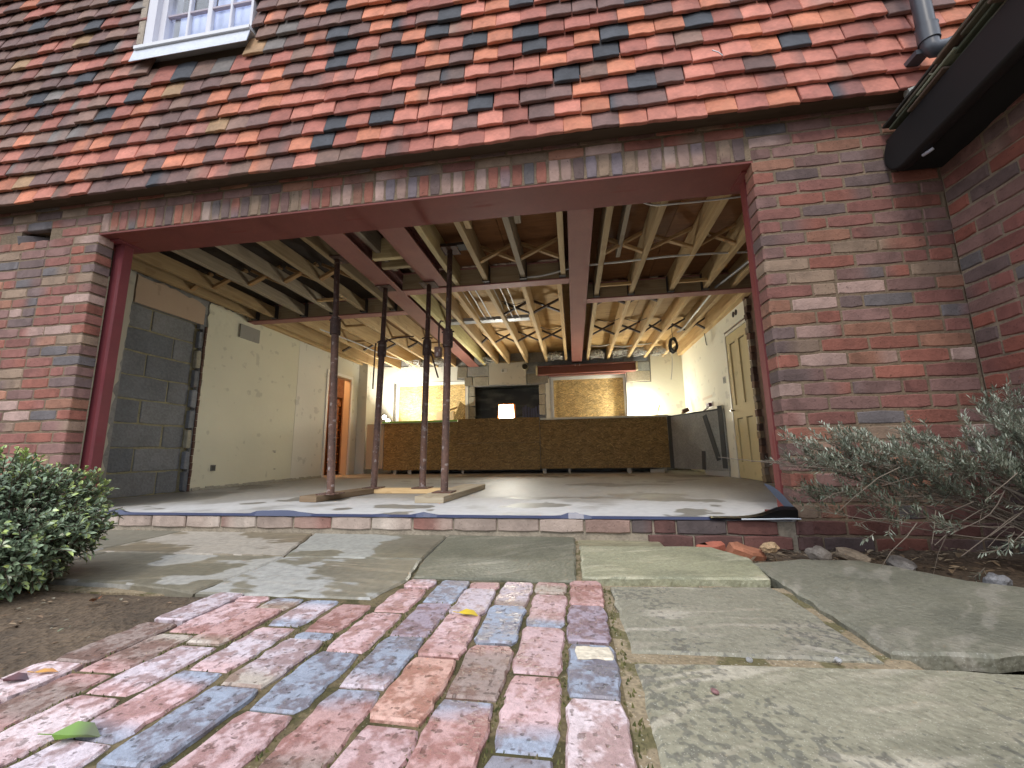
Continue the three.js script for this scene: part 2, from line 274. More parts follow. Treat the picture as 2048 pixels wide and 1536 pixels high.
const M = {
  brick: mat(S.brick, { bump: 0.004, rough: 0.88 }), tile: mat(S.tile, { bump: 0.003, rough: 0.8 }), mortar: mat(S.mortar, { bump: 0.004, rough: 0.95 }),
  pave: mat(S.pave, { bump: 0.0035, useRough: true }), stone: mat(S.stone, { bump: 0.007, useRough: true }), stoneClean: mat(S.stoneClean, { bump: 0.007, useRough: true }), slate: mat(S.slate, { bump: 0.004, useRough: true }), sand: mat(S.sand, { bump: 0.006, rough: 0.95 }), soil: mat(S.soil, { bump: 0.02, rough: 0.95 }),
  concrete: mat(S.concrete, { bump: 0.002, useRough: true }), plaster: mat(S.plaster, { bump: 0.003, rough: 0.8 }), wood: mat(S.wood, { bump: 0.001, rough: 0.8 }), block: mat(S.block, { bump: 0.003, rough: 0.95 }),
  steel: mat(S.steel, { bump: 0.0006, useRough: true }), rust: mat(S.rust, { bump: 0.002, rough: 0.75, metal: 0.15 }), membrane: mat(S.membrane, { bump: 0.01, rough: 0.42 }), osb: mat(S.osb, { bump: 0.0008, rough: 0.75 }),
  white: flat(0.78, 0.77, 0.74, 0.45), black: flat(0.012, 0.012, 0.014, 0.35), darkPlastic: flat(0.02, 0.02, 0.022, 0.4), zinc: flat(0.45, 0.46, 0.48, 0.4, 0.6), plastic: flat(0.62, 0.62, 0.6, 0.4), lead: mat(S.steel, { bump: 0.002, rough: 0.6, metal: 0.2 }),
};
const RED = [0.27, 0.105, 0.085], GREYWOOD = [0.45, 0.42, 0.36];

// ---------------------------------------------------------------- the house: brick skin, hung tiles, upper window
const house = thing('house', 'tile-hung brick house with a wide open ground floor under building work', 'house');
const W = 4.391, COURSE = 0.075;
const TONES = [
  [[0.345, 0.135, 0.10], 18], [[0.285, 0.125, 0.105], 22], [[0.37, 0.185, 0.125], 9], [[0.265, 0.155, 0.14], 22], [[0.19, 0.135, 0.13], 12], [[0.18, 0.165, 0.172], 6], [[0.48, 0.34, 0.30], 8], [[0.33, 0.24, 0.175], 10],
];
const weighted = (list) => { let t = rand() * list.reduce((s, x) => s + x[1], 0); for (const x of list) if ((t -= x[1]) < 0) return x[0]; return list[0][0]; };
function brickCol(tones = TONES, k = 1) {
  const a = weighted(tones), b = rand() < 0.35 ? weighted(tones) : a, s = rr(0.85, 1.15) * k, x0 = rr(-0.08, 0.08), dir = rand() < 0.5 ? 1 : -1;
  return (p) => mix3(a, b, sm(-0.05, 0.05, dir * (p[0] - x0)) * 0.8).map((c) => c * s);
}
function layBrick(parent, x, y, z, l, h, o = {}) {
  const g = plate(l + 0.001, h + 0.002, o.d ?? 0.04, { bevel: 0.0055, jit: 0.0019, col: brickCol(o.tones, o.k), ends: o.ends, n: o.n ?? (l > 0.15 ? 4 : 2), round: 0.004 });
  const m = o.into ? null : g.mesh(o.name || 'brick', M.brick, parent);
  if (o.into) { const q = g.geo(); q.rotateY(o.turn || 0); q.rotateZ(rr(-0.004, 0.004)); q.translate(x, y, z); o.into.push(q); return null; }
  m.position.set(x, y, z); m.rotation.set(0, o.turn || 0, rr(-0.006, 0.006)); return m;
}
{
  const g = new G(); g.col = [0.25, 0.185, 0.125];
  const F = -0.0045, Bk = -0.105, HX0 = -5.10, HX1 = -4.83, HY0 = 1.93, HY1 = 2.045;
  g.box(-7.3, -0.35, Bk, -W - 0.009, HY0, F); g.box(-7.3, HY1, Bk, -W - 0.009, 2.25, F); g.box(-7.3, HY0, Bk, HX0, HY1, F); g.box(HX1, HY0, Bk, -W - 0.009, HY1, F);
  g.box(-W - 0.009, 1.957, Bk, 0.008, 2.25, F); g.box(0.008, -0.35, Bk, 0.905, 2.25, F);
  const wall = g.mesh('front_wall', M.mortar, house);
  const extra = [];
  // pocket where bricks were cut out, with a broken brick and packing timber in it
  const pk = new G(); pk.col = [0.05, 0.045, 0.04]; pk.box(-5.2, 1.9, -0.5, -4.75, 2.1, -0.49); pk.box(-5.2, 1.88, -0.49, -4.75, 1.9, -0.105); pk.box(-5.2, 2.1, -0.49, -4.75, 2.12, -0.105); pk.box(-5.22, 1.88, -0.49, -5.2, 2.12, -0.105); pk.box(-4.75, 1.88, -0.49, -4.73, 2.12, -0.105);
  pk.mesh('pocket', M.block, house);
  const cb = layBrick(wall, -5.03, 1.978, -0.05, 0.19, 0.07, { d: 0.1 }); cb.rotation.set(0.1, 0.75, 0.12);
  // left pier, right pier, course above the soldiers
  const tonesL = TONES.map(([c, w], i) => [c, i > 4 ? w * 1.5 : w]);
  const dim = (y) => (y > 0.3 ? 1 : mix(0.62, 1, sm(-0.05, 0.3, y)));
  for (let k = -3; k < 31; k++) {
    const y = k * COURSE + 0.0325 + 0.005, soldierZone = y > 1.95 && y < 2.105;
    if (y > 2.25) break;
    let x = -W, first = true;
    if (y < 2.105) while (x > -7.2) {
      const l = first ? (k % 2 ? 0.215 : 0.105) : rand() < 0.2 ? 0.105 : 0.215 + rr(-0.006, 0.006), c = x - l / 2;
      const inHole = y > 1.94 && y < 2.03 && c + l / 2 > -5.1 && c - l / 2 < -4.83;
      if (!inHole) layBrick(wall, c, y, 0, l, 0.0645, { d: first ? 0.1 : 0.04, tones: tonesL, k: 1.22, into: x < -5.52 || y < 0.12 ? extra : null, ends: first ? [0.006, 0.004] : undefined });
      x -= l + 0.0105; first = false;
    }
    x = 0; first = true;
    if (y < 2.105) while (x < 0.88) {
      const l0 = first ? (k % 2 ? 0.215 : 0.105) : rand() < 0.16 ? 0.105 : 0.215 + rr(-0.006, 0.006), l = Math.min(l0, 0.91 - x), c = x + l / 2;
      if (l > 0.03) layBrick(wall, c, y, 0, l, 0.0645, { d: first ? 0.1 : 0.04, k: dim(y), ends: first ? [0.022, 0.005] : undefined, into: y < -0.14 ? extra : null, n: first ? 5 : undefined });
      x += l + 0.0105; first = false;
    }
    if (y > 2.105 && y < 2.25) for (x = -5.5 + rr(0, 0.1); x < 0.86; x += 0.2255) layBrick(wall, x + 0.1, y, 0, Math.min(0.215, 0.9 - x), 0.0645, { into: y > 2.18 ? extra : null });
  }
  for (let i = 0; i < 58; i++) { // soldiers standing on the steel plate
    const x = -W + 0.0405 + i * 0.0753, tn = rand() < 0.5 ? TONES : [[[0.42, 0.29, 0.25], 4], [[0.26, 0.22, 0.25], 3], [[0.50, 0.38, 0.33], 2], [[0.42, 0.17, 0.12], 4]];
    const gq = plate(0.147, 0.064, 0.1, { bevel: 0.005, jit: 0.0022, col: brickCol(tn), n: 3 }), m = gq.mesh('soldier_brick', M.brick, wall);
    m.position.set(x, 1.957 + 0.0735, 0); m.rotation.z = Math.PI / 2 + rr(-0.008, 0.008);
  }
  const mg = add('brickwork', mergeGeometries(extra), M.brick, wall); mg.userData.kind = 'stuff';
}
// hung tiles
const WX0 = -4.10, WX1 = -3.20, WY0 = 3.30, WY1 = 4.45;
{
  const g = new G(); g.col = [0.10, 0.075, 0.055];
  const O = [WX0 - 0.01, WX1 + 0.01];
  g.box(-7.3, 2.25, -0.12, O[0], 5.3, 0.055); g.box(O[1], 2.25, -0.12, 0.9, 5.3, 0.055); g.box(0.9, 2.42, -0.12, 3.0, 5.3, 0.055); g.box(O[0], 2.25, -0.12, O[1], WY0 - 0.03, 0.055); g.box(O[0], WY1, -0.12, O[1], 5.3, 0.055);
  g.box(-7.3, 2.2, 0.002, 0.9, 2.249, 0.085);
  const clad = g.mesh('tile_cladding', M.wood, house);
  const orange = [0.72, 0.265, 0.155], pink = [0.68, 0.255, 0.185], red = [0.47, 0.165, 0.125], brown = [0.235, 0.135, 0.12], dull = [0.31, 0.185, 0.145], slate = [0.075, 0.08, 0.095], grey = [0.25, 0.22, 0.205], tan = [0.50, 0.31, 0.17];
  const list = [], GA = 0.117, tw = 0.157;
  for (let k = 0; k < 26; k++) {
    let x = -7.2 + (k % 2) * tw / 2 + rr(-0.02, 0.02);
    while (x < (k < 2 ? 0.86 : 1.7)) {
      const w = tw + rr(-0.004, 0.004), c = x + w / 2, y = 2.178 + k * GA + 0.004 * Math.sin(x * 5 + k) + rr(-0.005, 0.005);
      x += w + 0.0015;
      if (c + w / 2 > WX0 - 0.02 && c - w / 2 < WX1 + 0.02 && y + 0.11 > WY0 - 0.1 && y < WY1) { if (c > WX0 && c < WX1) continue; if (y + 0.11 > WY0 + 0.02) { const l = c < -3.7 ? Math.min(w, WX0 - 0.004 - (c - w / 2)) : Math.min(w, c + w / 2 - WX1 - 0.004); if (l < 0.03) continue; list.push({ c: c < -3.7 ? c - w / 2 + l / 2 : c + w / 2 - l / 2, y, w: l, k }); continue; } }
      list.push({ c, y, w, k });
    }
  }
  const near = (t) => { const dx = t.c + 1.055, dy = t.y - 0.345; return Math.hypot(dx * 0.9, dy, 2.15) + (t.c < -5.3 ? 9 : 0) + (t.y > 3.75 ? 3 : 0); };
  list.sort((a, b) => near(a) - near(b));
  const rest = [];
  list.forEach((t, i) => {
    const warm = sm(-4.4, -0.2, t.c) * 0.55 + 0.14 + 0.16 * sm(3.2, 2.2, t.y);
    const q = rand();
    let a = q < warm * 0.92 ? weighted([[orange, 5], [pink, 6], [red, 4]]) : weighted(t.c < -2.6 ? [[brown, 10], [dull, 10], [slate, 1.5], [grey, 3], [tan, 2.5], [red, 4], [orange, 2]] : [[brown, 8], [dull, 2], [slate, 7], [red, 2]]);
    const b2 = rand() < 0.25 ? pick([brown, red, dull]) : a, s = rr(0.82, 1.18), x0 = rr(-0.05, 0.05);
    const gp = plate(t.w, 0.185, 0.019, { n: 4, bevel: 0.003, jit: 0.0035, bow: rr(0.001, 0.006), face: 0.0008, round: 0.002, col: (p) => mix3(a, b2, sm(-0.03, 0.03, p[0] - x0) * 0.6).map((v) => v * s * (p[1] < -0.085 ? 0.9 : 1)) });
    const geo = gp.geo(); geo.translate(0, 0.0925, 0);
    const rot = new THREE.Euler(-0.235 - rr(0, 0.03), rr(-0.012, 0.012), rr(-0.012, 0.012)), pos = V(t.c, t.y, 0.132 + rr(-0.003, 0.003));
    if (i < 298) { const m = add('tile', geo, M.tile, clad); m.position.copy(pos); m.rotation.copy(rot); }
    else { geo.applyMatrix4(new THREE.Matrix4().makeRotationFromEuler(rot).setPosition(pos)); rest.push(geo); }
  });
  const m = add('tiles', mergeGeometries(rest), M.tile, clad); m.userData.kind = 'stuff';
}
{ // upstairs window
  const f = new G(); f.box(WX0, WY0, -0.06, WX0 + 0.075, WY1, 0.12); f.box(WX1 - 0.02, WY0, -0.06, WX1, WY1, 0.12); f.box(WX0, WY1 - 0.06, -0.06, WX1, WY1, 0.12);
  f.box(WX0 + 0.075, WY0 + 0.035, 0.02, WX0 + 0.125, WY1 - 0.06, 0.085); f.box(WX1 - 0.05, WY0 + 0.035, 0.02, WX1 - 0.02, WY1 - 0.06, 0.085); f.box(WX0 + 0.125, WY0 + 0.035, 0.02, WX1 - 0.05, WY0 + 0.075, 0.085);
  const fm = flat(0.66, 0.66, 0.72, 0.5);
  const win = f.mesh('window_frame', fm, house);
  const x0 = WX0 + 0.125, x1 = WX1 - 0.05, nx = 4, cw = (x1 - x0) / nx, ch = 0.27, y0 = WY0 + 0.075;
  for (let i = 1; i < nx; i++) new G().bar([x0 + cw * i, y0, 0.06], [x0 + cw * i, WY1 - 0.06, 0.06], i === 2 ? 0.04 : 0.02, 0.03).mesh('glazing_bar', fm, win);
  for (let j = 1; j < 4; j++) new G().bar([x0, y0 + ch * j, 0.062], [x1, y0 + ch * j, 0.062], 0.024, 0.02).mesh('glazing_bar', flat(0.42, 0.36, 0.42, 0.5), win);
  const glass = new THREE.MeshPhysicalMaterial({ color: 0xffffff, roughness: 0.03, transmission: 1, thickness: 0, ior: 1.5 });
  for (let i = 0; i < nx; i++) for (let j = 0; j < 4; j++) { const p = new G(); p.box(x0 + cw * i + 0.004, y0 + ch * j + 0.004, 0.052, x0 + cw * (i + 1) - 0.004, y0 + ch * (j + 1) - 0.004, 0.056); p.mesh('pane', glass, win); }
  const bl = new G(); bl.box(x0 + 0.01, WY0 + 0.02, -0.02, x1 + 0.06, WY0 + 0.46, -0.01); bl.box(x0 + 0.33, WY0 + 0.46, -0.02, x1 + 0.06, WY0 + 0.62, -0.01); bl.mesh('blind', flat(0.50, 0.60, 0.90, 0.7), win);
  const s = new G(); s.box(WX0 - 0.04, WY0 + 0.004, 0.0, WX1 + 0.01, WY0 + 0.030, 0.150); s.mesh('sill', flat(0.72, 0.73, 0.76, 0.5), win);
  const ap = new G(); ap.col = [0.66, 0.70, 0.78]; ap.quad([WX0 - 0.05, WY0 - 0.115, 0.158], [WX1 + 0.01, WY0 - 0.11, 0.158], [WX1 + 0.01, WY0 + 0.004, 0.135], [WX0 - 0.05, WY0 + 0.004, 0.135]); ap.quad([WX1 + 0.01, WY0 - 0.11, 0.154], [WX0 - 0.05, WY0 - 0.115, 0.154], [WX0 - 0.05, WY0 - 0.012, 0.13], [WX1 + 0.01, WY0 - 0.012, 0.13]); ap.box(WX0 - 0.05, WY0 - 0.115, 0.154, WX1 + 0.01, WY0 - 0.11, 0.158);
  ap.mesh('lead_apron', M.lead, win);
  const rv = new G(); rv.col = [0.5, 0.42, 0.34]; rv.box(WX0 - 0.055, WY0 - 0.01, 0.056, WX0 - 0.003, WY1, 0.125); rv.mesh('reveal_strip', M.mortar, win);
}
{ // the rest of the shell: side and rear walls, upper walls and a lid, so that light enters only through openings
  const g = new G(); g.col = [0.3, 0.2, 0.16];
  g.box(-7.5, -0.35, -5.75, -7.3, 5.3, 0.0); g.box(-7.3, -0.35, -5.75, 1.1, 5.3, -5.55); g.box(0.905, 2.3, -5.55, 1.1, 5.3, 0.0); g.box(-7.3, 2.45, -5.55, 0.9, 2.5, -0.13);
  g.mesh('outer_wall', M.mortar, house);
  const r = new G(); r.col = [0.3, 0.15, 0.1]; r.box(-7.6, 5.3, -5.9, 1.2, 5.42, 0.35); r.mesh('roof', M.tile, house);
  const fl = new G(); fl.col = [0.5, 0.52, 0.48]; fl.bar([0.74, 2.165, 0.10], [0.9, 2.20, 0.14], 0.05, 0.045, { chamfer: 0.012 }); fl.mesh('mortar_fillet', M.mortar, house);
  const bt = new G(); bt.col = [0.75, 0.75, 0.75]; bt.tube([[-0.2, 2.56, 0.145], [-0.17, 2.535, 0.15], [-0.15, 2.51, 0.15]], 0.003, 6); bt.mesh('wire_tie', M.zinc, house);
}
// ---------------------------------------------------------------- wing at the right with its low verge
const wing = thing('wing', 'low brick wing at right angles with a black bargeboard and mossy verge', 'building');
{
  const g = new G(); g.col = [0.30, 0.23, 0.16]; g.box(0.906, -0.35, 0.0, 1.1, 2.3, 3.6);
  const wall = g.mesh('wall', M.mortar, wing), extra = [], WINGT = [[[0.34, 0.115, 0.08], 12], [[0.28, 0.11, 0.09], 12], [[0.25, 0.14, 0.12], 12], [[0.19, 0.13, 0.12], 8], [[0.36, 0.25, 0.20], 4], [[0.17, 0.15, 0.15], 2]];
  for (let k = -3; k < 27; k++) {
    const y = k * COURSE + 0.0375; let z = (k % 2 ? 0.005 : -0.105);
    while (z < 3.5) {
      const l0 = rand() < 0.22 ? 0.105 : 0.215, zs = Math.max(z, 0.003), l = z + l0 - zs;
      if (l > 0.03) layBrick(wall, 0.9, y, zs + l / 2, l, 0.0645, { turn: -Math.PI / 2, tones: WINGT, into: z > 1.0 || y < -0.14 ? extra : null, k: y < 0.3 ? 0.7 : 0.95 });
      z += l0 + 0.0105;
    }
  }
  add('brickwork', mergeGeometries(extra), M.brick, wall).userData.kind = 'stuff';
  const SL = 0.115, yb = (z) => 1.755 + SL * z;
  const sh = new THREE.Shape(), z0 = 0.02, z1 = 3.7;
  sh.moveTo(z0 + 0.10, yb(z0 + 0.1)); sh.lineTo(z1, yb(z1)); sh.lineTo(z1, yb(z1) + 0.19); sh.lineTo(z0 + 0.03, yb(z0) + 0.19); sh.quadraticCurveTo(z0 - 0.03, yb(z0) + 0.12, z0 + 0.0, yb(z0) + 0.06); sh.quadraticCurveTo(z0 + 0.03, yb(z0), z0 + 0.10, yb(z0 + 0.1));
  const eg = new THREE.ExtrudeGeometry(sh, { depth: 0.012, bevelEnabled: true, bevelSize: 0.012, bevelThickness: 0.026, bevelSegments: 4 }); eg.rotateY(-Math.PI / 2); eg.translate(0.69, 0, 0);
  add('bargeboard', eg, flat(0.007, 0.007, 0.008, 0.6), wing);
  const sf = new G(); sf.quad([0.692, yb(0.03) + 0.02, 0.03], [0.905, yb(0.03) + 0.02, 0.03], [0.905, yb(z1) + 0.02, z1], [0.692, yb(z1) + 0.02, z1]); sf.box(0.692, yb(0.03) + 0.02, 0.02, 0.905, yb(0.03) + 0.19, 0.03);
  sf.mesh('soffit', flat(0.01, 0.01, 0.011, 1), wing);
  const rf = new G(); rf.col = [0.2, 0.18, 0.13]; rf.quad([0.66, yb(0.02) + 0.2, 0.02], [3, yb(0.02) + 0.2, 0.02], [3, yb(z1) + 0.2, z1], [0.66, yb(z1) + 0.2, z1]); rf.quad([0.66, yb(z1) + 0.29, z1], [3, yb(z1) + 0.29, z1], [3, yb(0.02) + 0.29, 0.02], [0.66, yb(0.02) + 0.29, 0.02]);
  const roof = rf.mesh('roof', M.tile, wing), more = [];
  for (let lay = 0; lay < 5; lay++) for (let z = 0.02 + (lay % 4) * 0.06; z < 3.6; z += 0.19) {
    const t = new G(), x0 = 0.655 + rr(-0.03, 0.02) - (lay % 2) * 0.012, y = yb(z) + 0.200 + lay * 0.021 + rr(-0.006, 0.006), c = pick([[0.10, 0.09, 0.06], [0.07, 0.08, 0.05], [0.13, 0.085, 0.06], [0.22, 0.23, 0.16], [0.05, 0.045, 0.04]]);
    t.col = c; t.bar([x0 + 0.12, y, z], [x0 + 0.12, y + SL * 0.21 + 0.008, z + 0.205], 0.24, 0.013, { chamfer: 0.003 });
    if (z < 1.2) t.mesh('tile', M.tile, roof); else more.push(t.geo());
  }
  add('tiles', mergeGeometries(more), M.tile, roof).userData.kind = 'stuff';
  const cl = new G(); cl.tube([[0.70, 1.757, 0.17], [0.70, 1.752, 0.20], [0.71, 1.757, 0.215]], 0.008, 8); cl.mesh('fixing_clip', flat(0.45, 0.47, 0.55, 0.3), wing);
}
{
  const t = thing('downpipe', 'dark grey plastic rainwater downpipe with a side shoe on the hung tiles', 'drainpipe'), m = flat(0.06, 0.066, 0.08, 0.38);
  new G().tube([[0.785, 5.2, 0.215], [0.785, 3.0, 0.215], [0.788, 2.42, 0.215]], 0.037, 16).mesh('pipe', m, t);
  new G().tube([[0.788, 2.43, 0.215], [0.788, 2.425, 0.215], [0.788, 2.345, 0.215]], (f) => (f < 0.4 ? 0.046 : 0.043), 16).mesh('collar', m, t);
  new G().tube([[0.788, 2.35, 0.215], [0.79, 2.315, 0.215], [0.80, 2.295, 0.22], [0.84, 2.292, 0.225], [0.885, 2.306, 0.23], [0.935, 2.33, 0.235]], 0.037, 16, { open: true }).mesh('shoe', m, t);
  new G().tube([[0.933, 2.329, 0.235], [0.936, 2.3305, 0.235]], 0.034, 16).mesh('mouth', M.black, t);
  const b = new G(); b.box(0.735, 2.30, 0.12, 0.80, 2.325, 0.20); b.mesh('bracket', m, t);
}

// ---------------------------------------------------------------- ground: earth, bedding, flagstones, brick path, threshold
{
  const e = new G(); e.col = [0.7, 0.75, 0.55]; e.quad([-90, -0.42, 90], [90, -0.42, 90], [90, -0.42, -90], [-90, -0.42, -90]); asStructure(e.mesh('ground', M.soil));
  const soilPatch = (x0, z0, x1, z1, n, fn) => {
    const g = new THREE.PlaneGeometry(x1 - x0, z1 - z0, n, n); g.rotateX(-Math.PI / 2); g.translate((x0 + x1) / 2, 0, (z0 + z1) / 2);
    const p = g.attributes.position, u = g.attributes.uv, c = [];
    for (let i = 0; i < p.count; i++) { const x = p.getX(i), z = p.getZ(i); p.setY(i, fn(x, z) + 0.022 * (fbm(x * 0.3 + 9, z * 0.3 + 9, 16, 4, 5) - 0.5) + 0.012 * (fbm(x + 9, z + 9, 16, 3, 8) - 0.5)); u.setXY(i, x, z); const q = fbm(x * 0.4 + 7, z * 0.4 + 7, 9, 3, 12); c.push(...mix3([0.75, 0.72, 0.68], [1.25, 1.15, 1.05], q)); }
    g.setAttribute('color', new THREE.Float32BufferAttribute(c, 3)); g.computeVertexNormals(); return g;
  };
  const left = add('soil_bed', soilPatch(-6.5, 0.42, -2.0, 3.0, 90, (x, z) => mix(-0.118, -0.108, sm(-2.6, -2.3, x)) - 0.03 * sm(-2.23, -2.13, x) - 0.03 * sm(1.0, 0.86, z)), M.soil); asStructure(left);
  const right = add('soil_strip', soilPatch(-0.66, 0.0, 1.0, 3.0, 70, (x, z) => -0.150 + 0.02 * sm(0.1, 0.6, x) - 0.06 * sm(0.5, 0.75, z) * sm(0.45, 0.3, x)), M.soil); asStructure(right);
}
const paving = struct('paving');
{
  const b = new G(); b.col = [0.95, 0.95, 0.95]; b.box(-4.8, -0.2, -0.17, -2.33, -0.122, 0.94, {}); b.box(-2.33, -0.2, -0.17, -0.66, -0.118, 0.97, {}); b.col = [0.46, 0.45, 0.36]; b.box(-2.13, -0.2, 0.97, -0.98, -0.1065, 2.6); b.box(-2.13, -0.2, 0.74, -0.98, -0.107, 0.97); b.col = [0.95, 0.95, 0.95]; b.box(-0.98, -0.2, 0.97, -0.66, -0.108, 2.6); b.box(-0.66, -0.2, 0.22, 0.9, -0.19, 3.0); b.box(-0.66, -0.2, 0.70, -0.36, -0.110, 3.0); b.box(-0.36, -0.2, 1.17, 0.9, -0.125, 3.0);
  b.col = [0.95, 0.95, 0.95]; b.mesh('bedding', M.sand, paving);
  const slab = (pts, y, m, o = {}) => {
    const g = slabGeo(pts, o.th ?? 0.05, { jit: o.jit ?? 0.004, bevel: o.bevel ?? 0.007, step: 0.05, col: o.col || [1, 1, 1] }), r = o.r ?? 0, geo = g.geo(), u = geo.attributes.uv, c = Math.cos(r), s = Math.sin(r);
    for (let i = 0; i < u.count; i++) { const a = u.getX(i), d = u.getY(i); u.setXY(i, a * c - d * s, a * s + d * c); }
    const q = add('flagstone', geo, m, paving); q.position.y = y; if (o.tx) q.rotation.x = o.tx; if (o.tz) q.rotation.z = o.tz; return q;
  };
  const L = M.slate, Rm = M.stone;
  slab([[-4.6, -0.125], [-3.447, -0.125], [-3.40, 0.478], [-4.6, 0.478]], -0.098, L);
  slab([[-3.437, -0.127], [-2.617, -0.13], [-2.372, 0.485], [-3.388, 0.48]], -0.099, L, { r: 0.3, col: [1.05, 0.95, 0.85] });
  slab([[-2.605, -0.13], [-1.778, -0.132], [-1.722, 0.478], [-2.362, 0.488]], -0.10, L, { r: -0.2, col: [0.92, 0.92, 0.88] });
  slab([[-4.6, 0.49], [-3.30, 0.49], [-3.26, 0.9], [-4.6, 0.88]], -0.1, L, { r: 0.2 });
  slab([[-3.29, 0.492], [-2.358, 0.498], [-2.335, 0.965], [-2.72, 0.895], [-3.25, 0.88]], -0.1, L, { r: 0.1, col: [1, 0.98, 0.95] });
  slab([[-2.350, 0.498], [-1.722, 0.488], [-1.668, 0.76], [-1.705, 0.955], [-2.325, 0.965]], -0.1, L, { r: -0.15 });
  slab([[-1.766, -0.132], [-1.072, -0.15], [-1.066, 0.725], [-1.655, 0.735], [-1.71, 0.478]], -0.099, M.stoneClean, { r: 0.5, col: [0.66, 0.68, 0.64] });
  slab([[-1.062, -0.15], [-0.70, -0.15], [-0.64, 0.02], [-0.635, 0.178], [-1.05, 0.188]], -0.112, L, { r: 0.1, col: [1.3, 1.3, 1.1] });
  slab([[-1.046, 0.235], [-0.58, 0.20], [-0.46, 0.21], [-0.372, 0.40], [-0.418, 0.668], [-1.046, 0.712]], -0.088, M.stoneClean, { r: 0.2, col: [1.22, 1.26, 1.1] });
  slab([[-0.955, 0.757], [-0.437, 0.712], [-0.422, 0.80], [-0.424, 1.19], [-0.945, 1.208]], -0.102, Rm, { r: 0 });
  slab([[-0.393, 0.445], [-0.18, 0.375], [0.02, 0.378], [0.20, 0.62], [0.66, 0.93], [0.66, 1.12], [0.1, 1.145], [-0.395, 1.165]], -0.090, M.stoneClean, { r: 0.9, th: 0.035, col: [0.78, 0.80, 0.80], tz: 0.007, jit: 0.006 });
  slab([[-0.945, 1.262], [-0.36, 1.215], [0.62, 1.178], [0.62, 2.1], [-0.95, 2.1]], -0.101, Rm, { r: 0.35, col: [1.1, 1.1, 1.05] });
  slab([[0.22, 0.60], [0.9, 0.70], [0.9, 1.1], [0.68, 1.1], [0.68, 0.92]], -0.112, M.stoneClean, { r: 0.3, col: [1.3, 1.3, 1.25] });
}
{ // the brick path: columns running to the house, each brick in its place
  const path = struct('brick_path');
  const P = [0.60, 0.43, 0.425], K = [0.50, 0.315, 0.29], B = [0.315, 0.355, 0.425], L = [0.56, 0.49, 0.515], D = [0.25, 0.245, 0.27], O = [0.56, 0.345, 0.275], N = [0.33, 0.255, 0.22], Wt = [0.72, 0.60, 0.60], U = [0.33, 0.275, 0.315], T = [0.47, 0.41, 0.34];
  // per column: x, then [far edge, near edge, tone, tone of the far end, tone of the near end]
  const cols = [
    [-1.036, [0.722, 0.944, K], [0.953, 1.179, U], [1.188, 1.395, B], [1.406, 1.63, Wt], [1.64, 1.86, K]],
    [-1.150, [0.744, 0.85, T, K], [0.858, 1.094, P, P, B], [1.103, 1.325, P], [1.334, 1.55, P, K, B], [1.56, 1.78, D]],
    [-1.263, [0.744, 0.972, L, P, N], [0.981, 1.214, B], [1.222, 1.430, N, K, N], [1.440, 1.67, K, B, K], [1.68, 1.9, P]],
    [-1.374, [0.764, 0.83, K], [0.838, 1.050, L], [1.058, 1.290, P, K, K], [1.30, 1.512, O], [1.52, 1.75, P]],
    [-1.485, [0.75, 0.960, B], [0.969, 1.190, U], [1.199, 1.418, B, B, L], [1.428, 1.64, K, B, N], [1.65, 1.87, L]],
    [-1.603, [0.765, 0.845, P, L], [0.853, 1.048, P, K, K], [1.060, 1.286, P], [1.296, 1.506, B], [1.516, 1.75, P], [1.76, 1.9, K]],
    [-1.722, [1.005, 1.192, K], [1.20, 1.236, B], [1.245, 1.443, L, L, T], [1.453, 1.655, B], [1.665, 1.88, N]],
    [-1.845, [0.985, 1.168, L, B, B], [1.178, 1.395, L, P, P], [1.405, 1.61, P, B, B], [1.62, 1.84, L]],
    [-1.964, [0.982, 1.068, T, B], [1.078, 1.294, K, K, T], [1.304, 1.500, L, L, P], [1.51, 1.70, Wt, P, P], [1.71, 1.92, L]],
    [-2.080, [0.978, 1.018, P], [1.028, 1.236, P, P, K], [1.246, 1.430, N, T, K], [1.44, 1.63, N, K, K], [1.64, 1.85, P]],
    [-2.192, [0.955, 1.178, L], [1.19, 1.40, N], [1.41, 1.535, Wt], [1.545, 1.76, K]],
  ];
  for (const c of cols) for (let q = 0; q < 3; q++) { const e = c[c.length - 1][1] + 0.01; c.push([e, e + rr(0.215, 0.23), pick([P, K, B, L, N])]); }
  for (const [x, ...bricks] of cols) for (const [z0, z1, c0, far, near] of bricks) {
    const l = z1 - z0, s = rr(0.9, 1.1), nz = rr(0, 9);
    const col = (p) => { // p[0] runs from near (-) to far (+)
      let c = c0; if (far) c = mix3(c, far, sm(l / 2 - 0.055, l / 2 - 0.02, p[0] + 0.012 * Math.sin(p[1] * 90 + nz))); if (near) c = mix3(c, near, sm(-l / 2 + 0.06, -l / 2 + 0.02, p[0] + 0.012 * Math.sin(p[1] * 80 + nz))); return c.map((v) => v * s * 1.3);
    };
    const g = plate(l, 0.1035, 0.03, { n: Math.max(2, Math.round(l / 0.024)), bevel: 0.004, jit: 0.0035, round: 0.007, face: 0.0009, col });
    const m = g.mesh('brick', M.pave, path); m.rotation.order = 'YXZ'; m.rotation.set(-Math.PI / 2 + rr(-0.012, 0.012), Math.PI / 2 + rr(-0.012, 0.012), 0); m.position.set(x + rr(-0.002, 0.002), -0.1 + rr(-0.003, 0.003), (z0 + z1) / 2);
  }
  // moss standing in the joints
  const ms = new G(), cs = [[0.10, 0.10, 0.03], [0.14, 0.13, 0.05], [0.07, 0.08, 0.025], [0.20, 0.17, 0.09]];
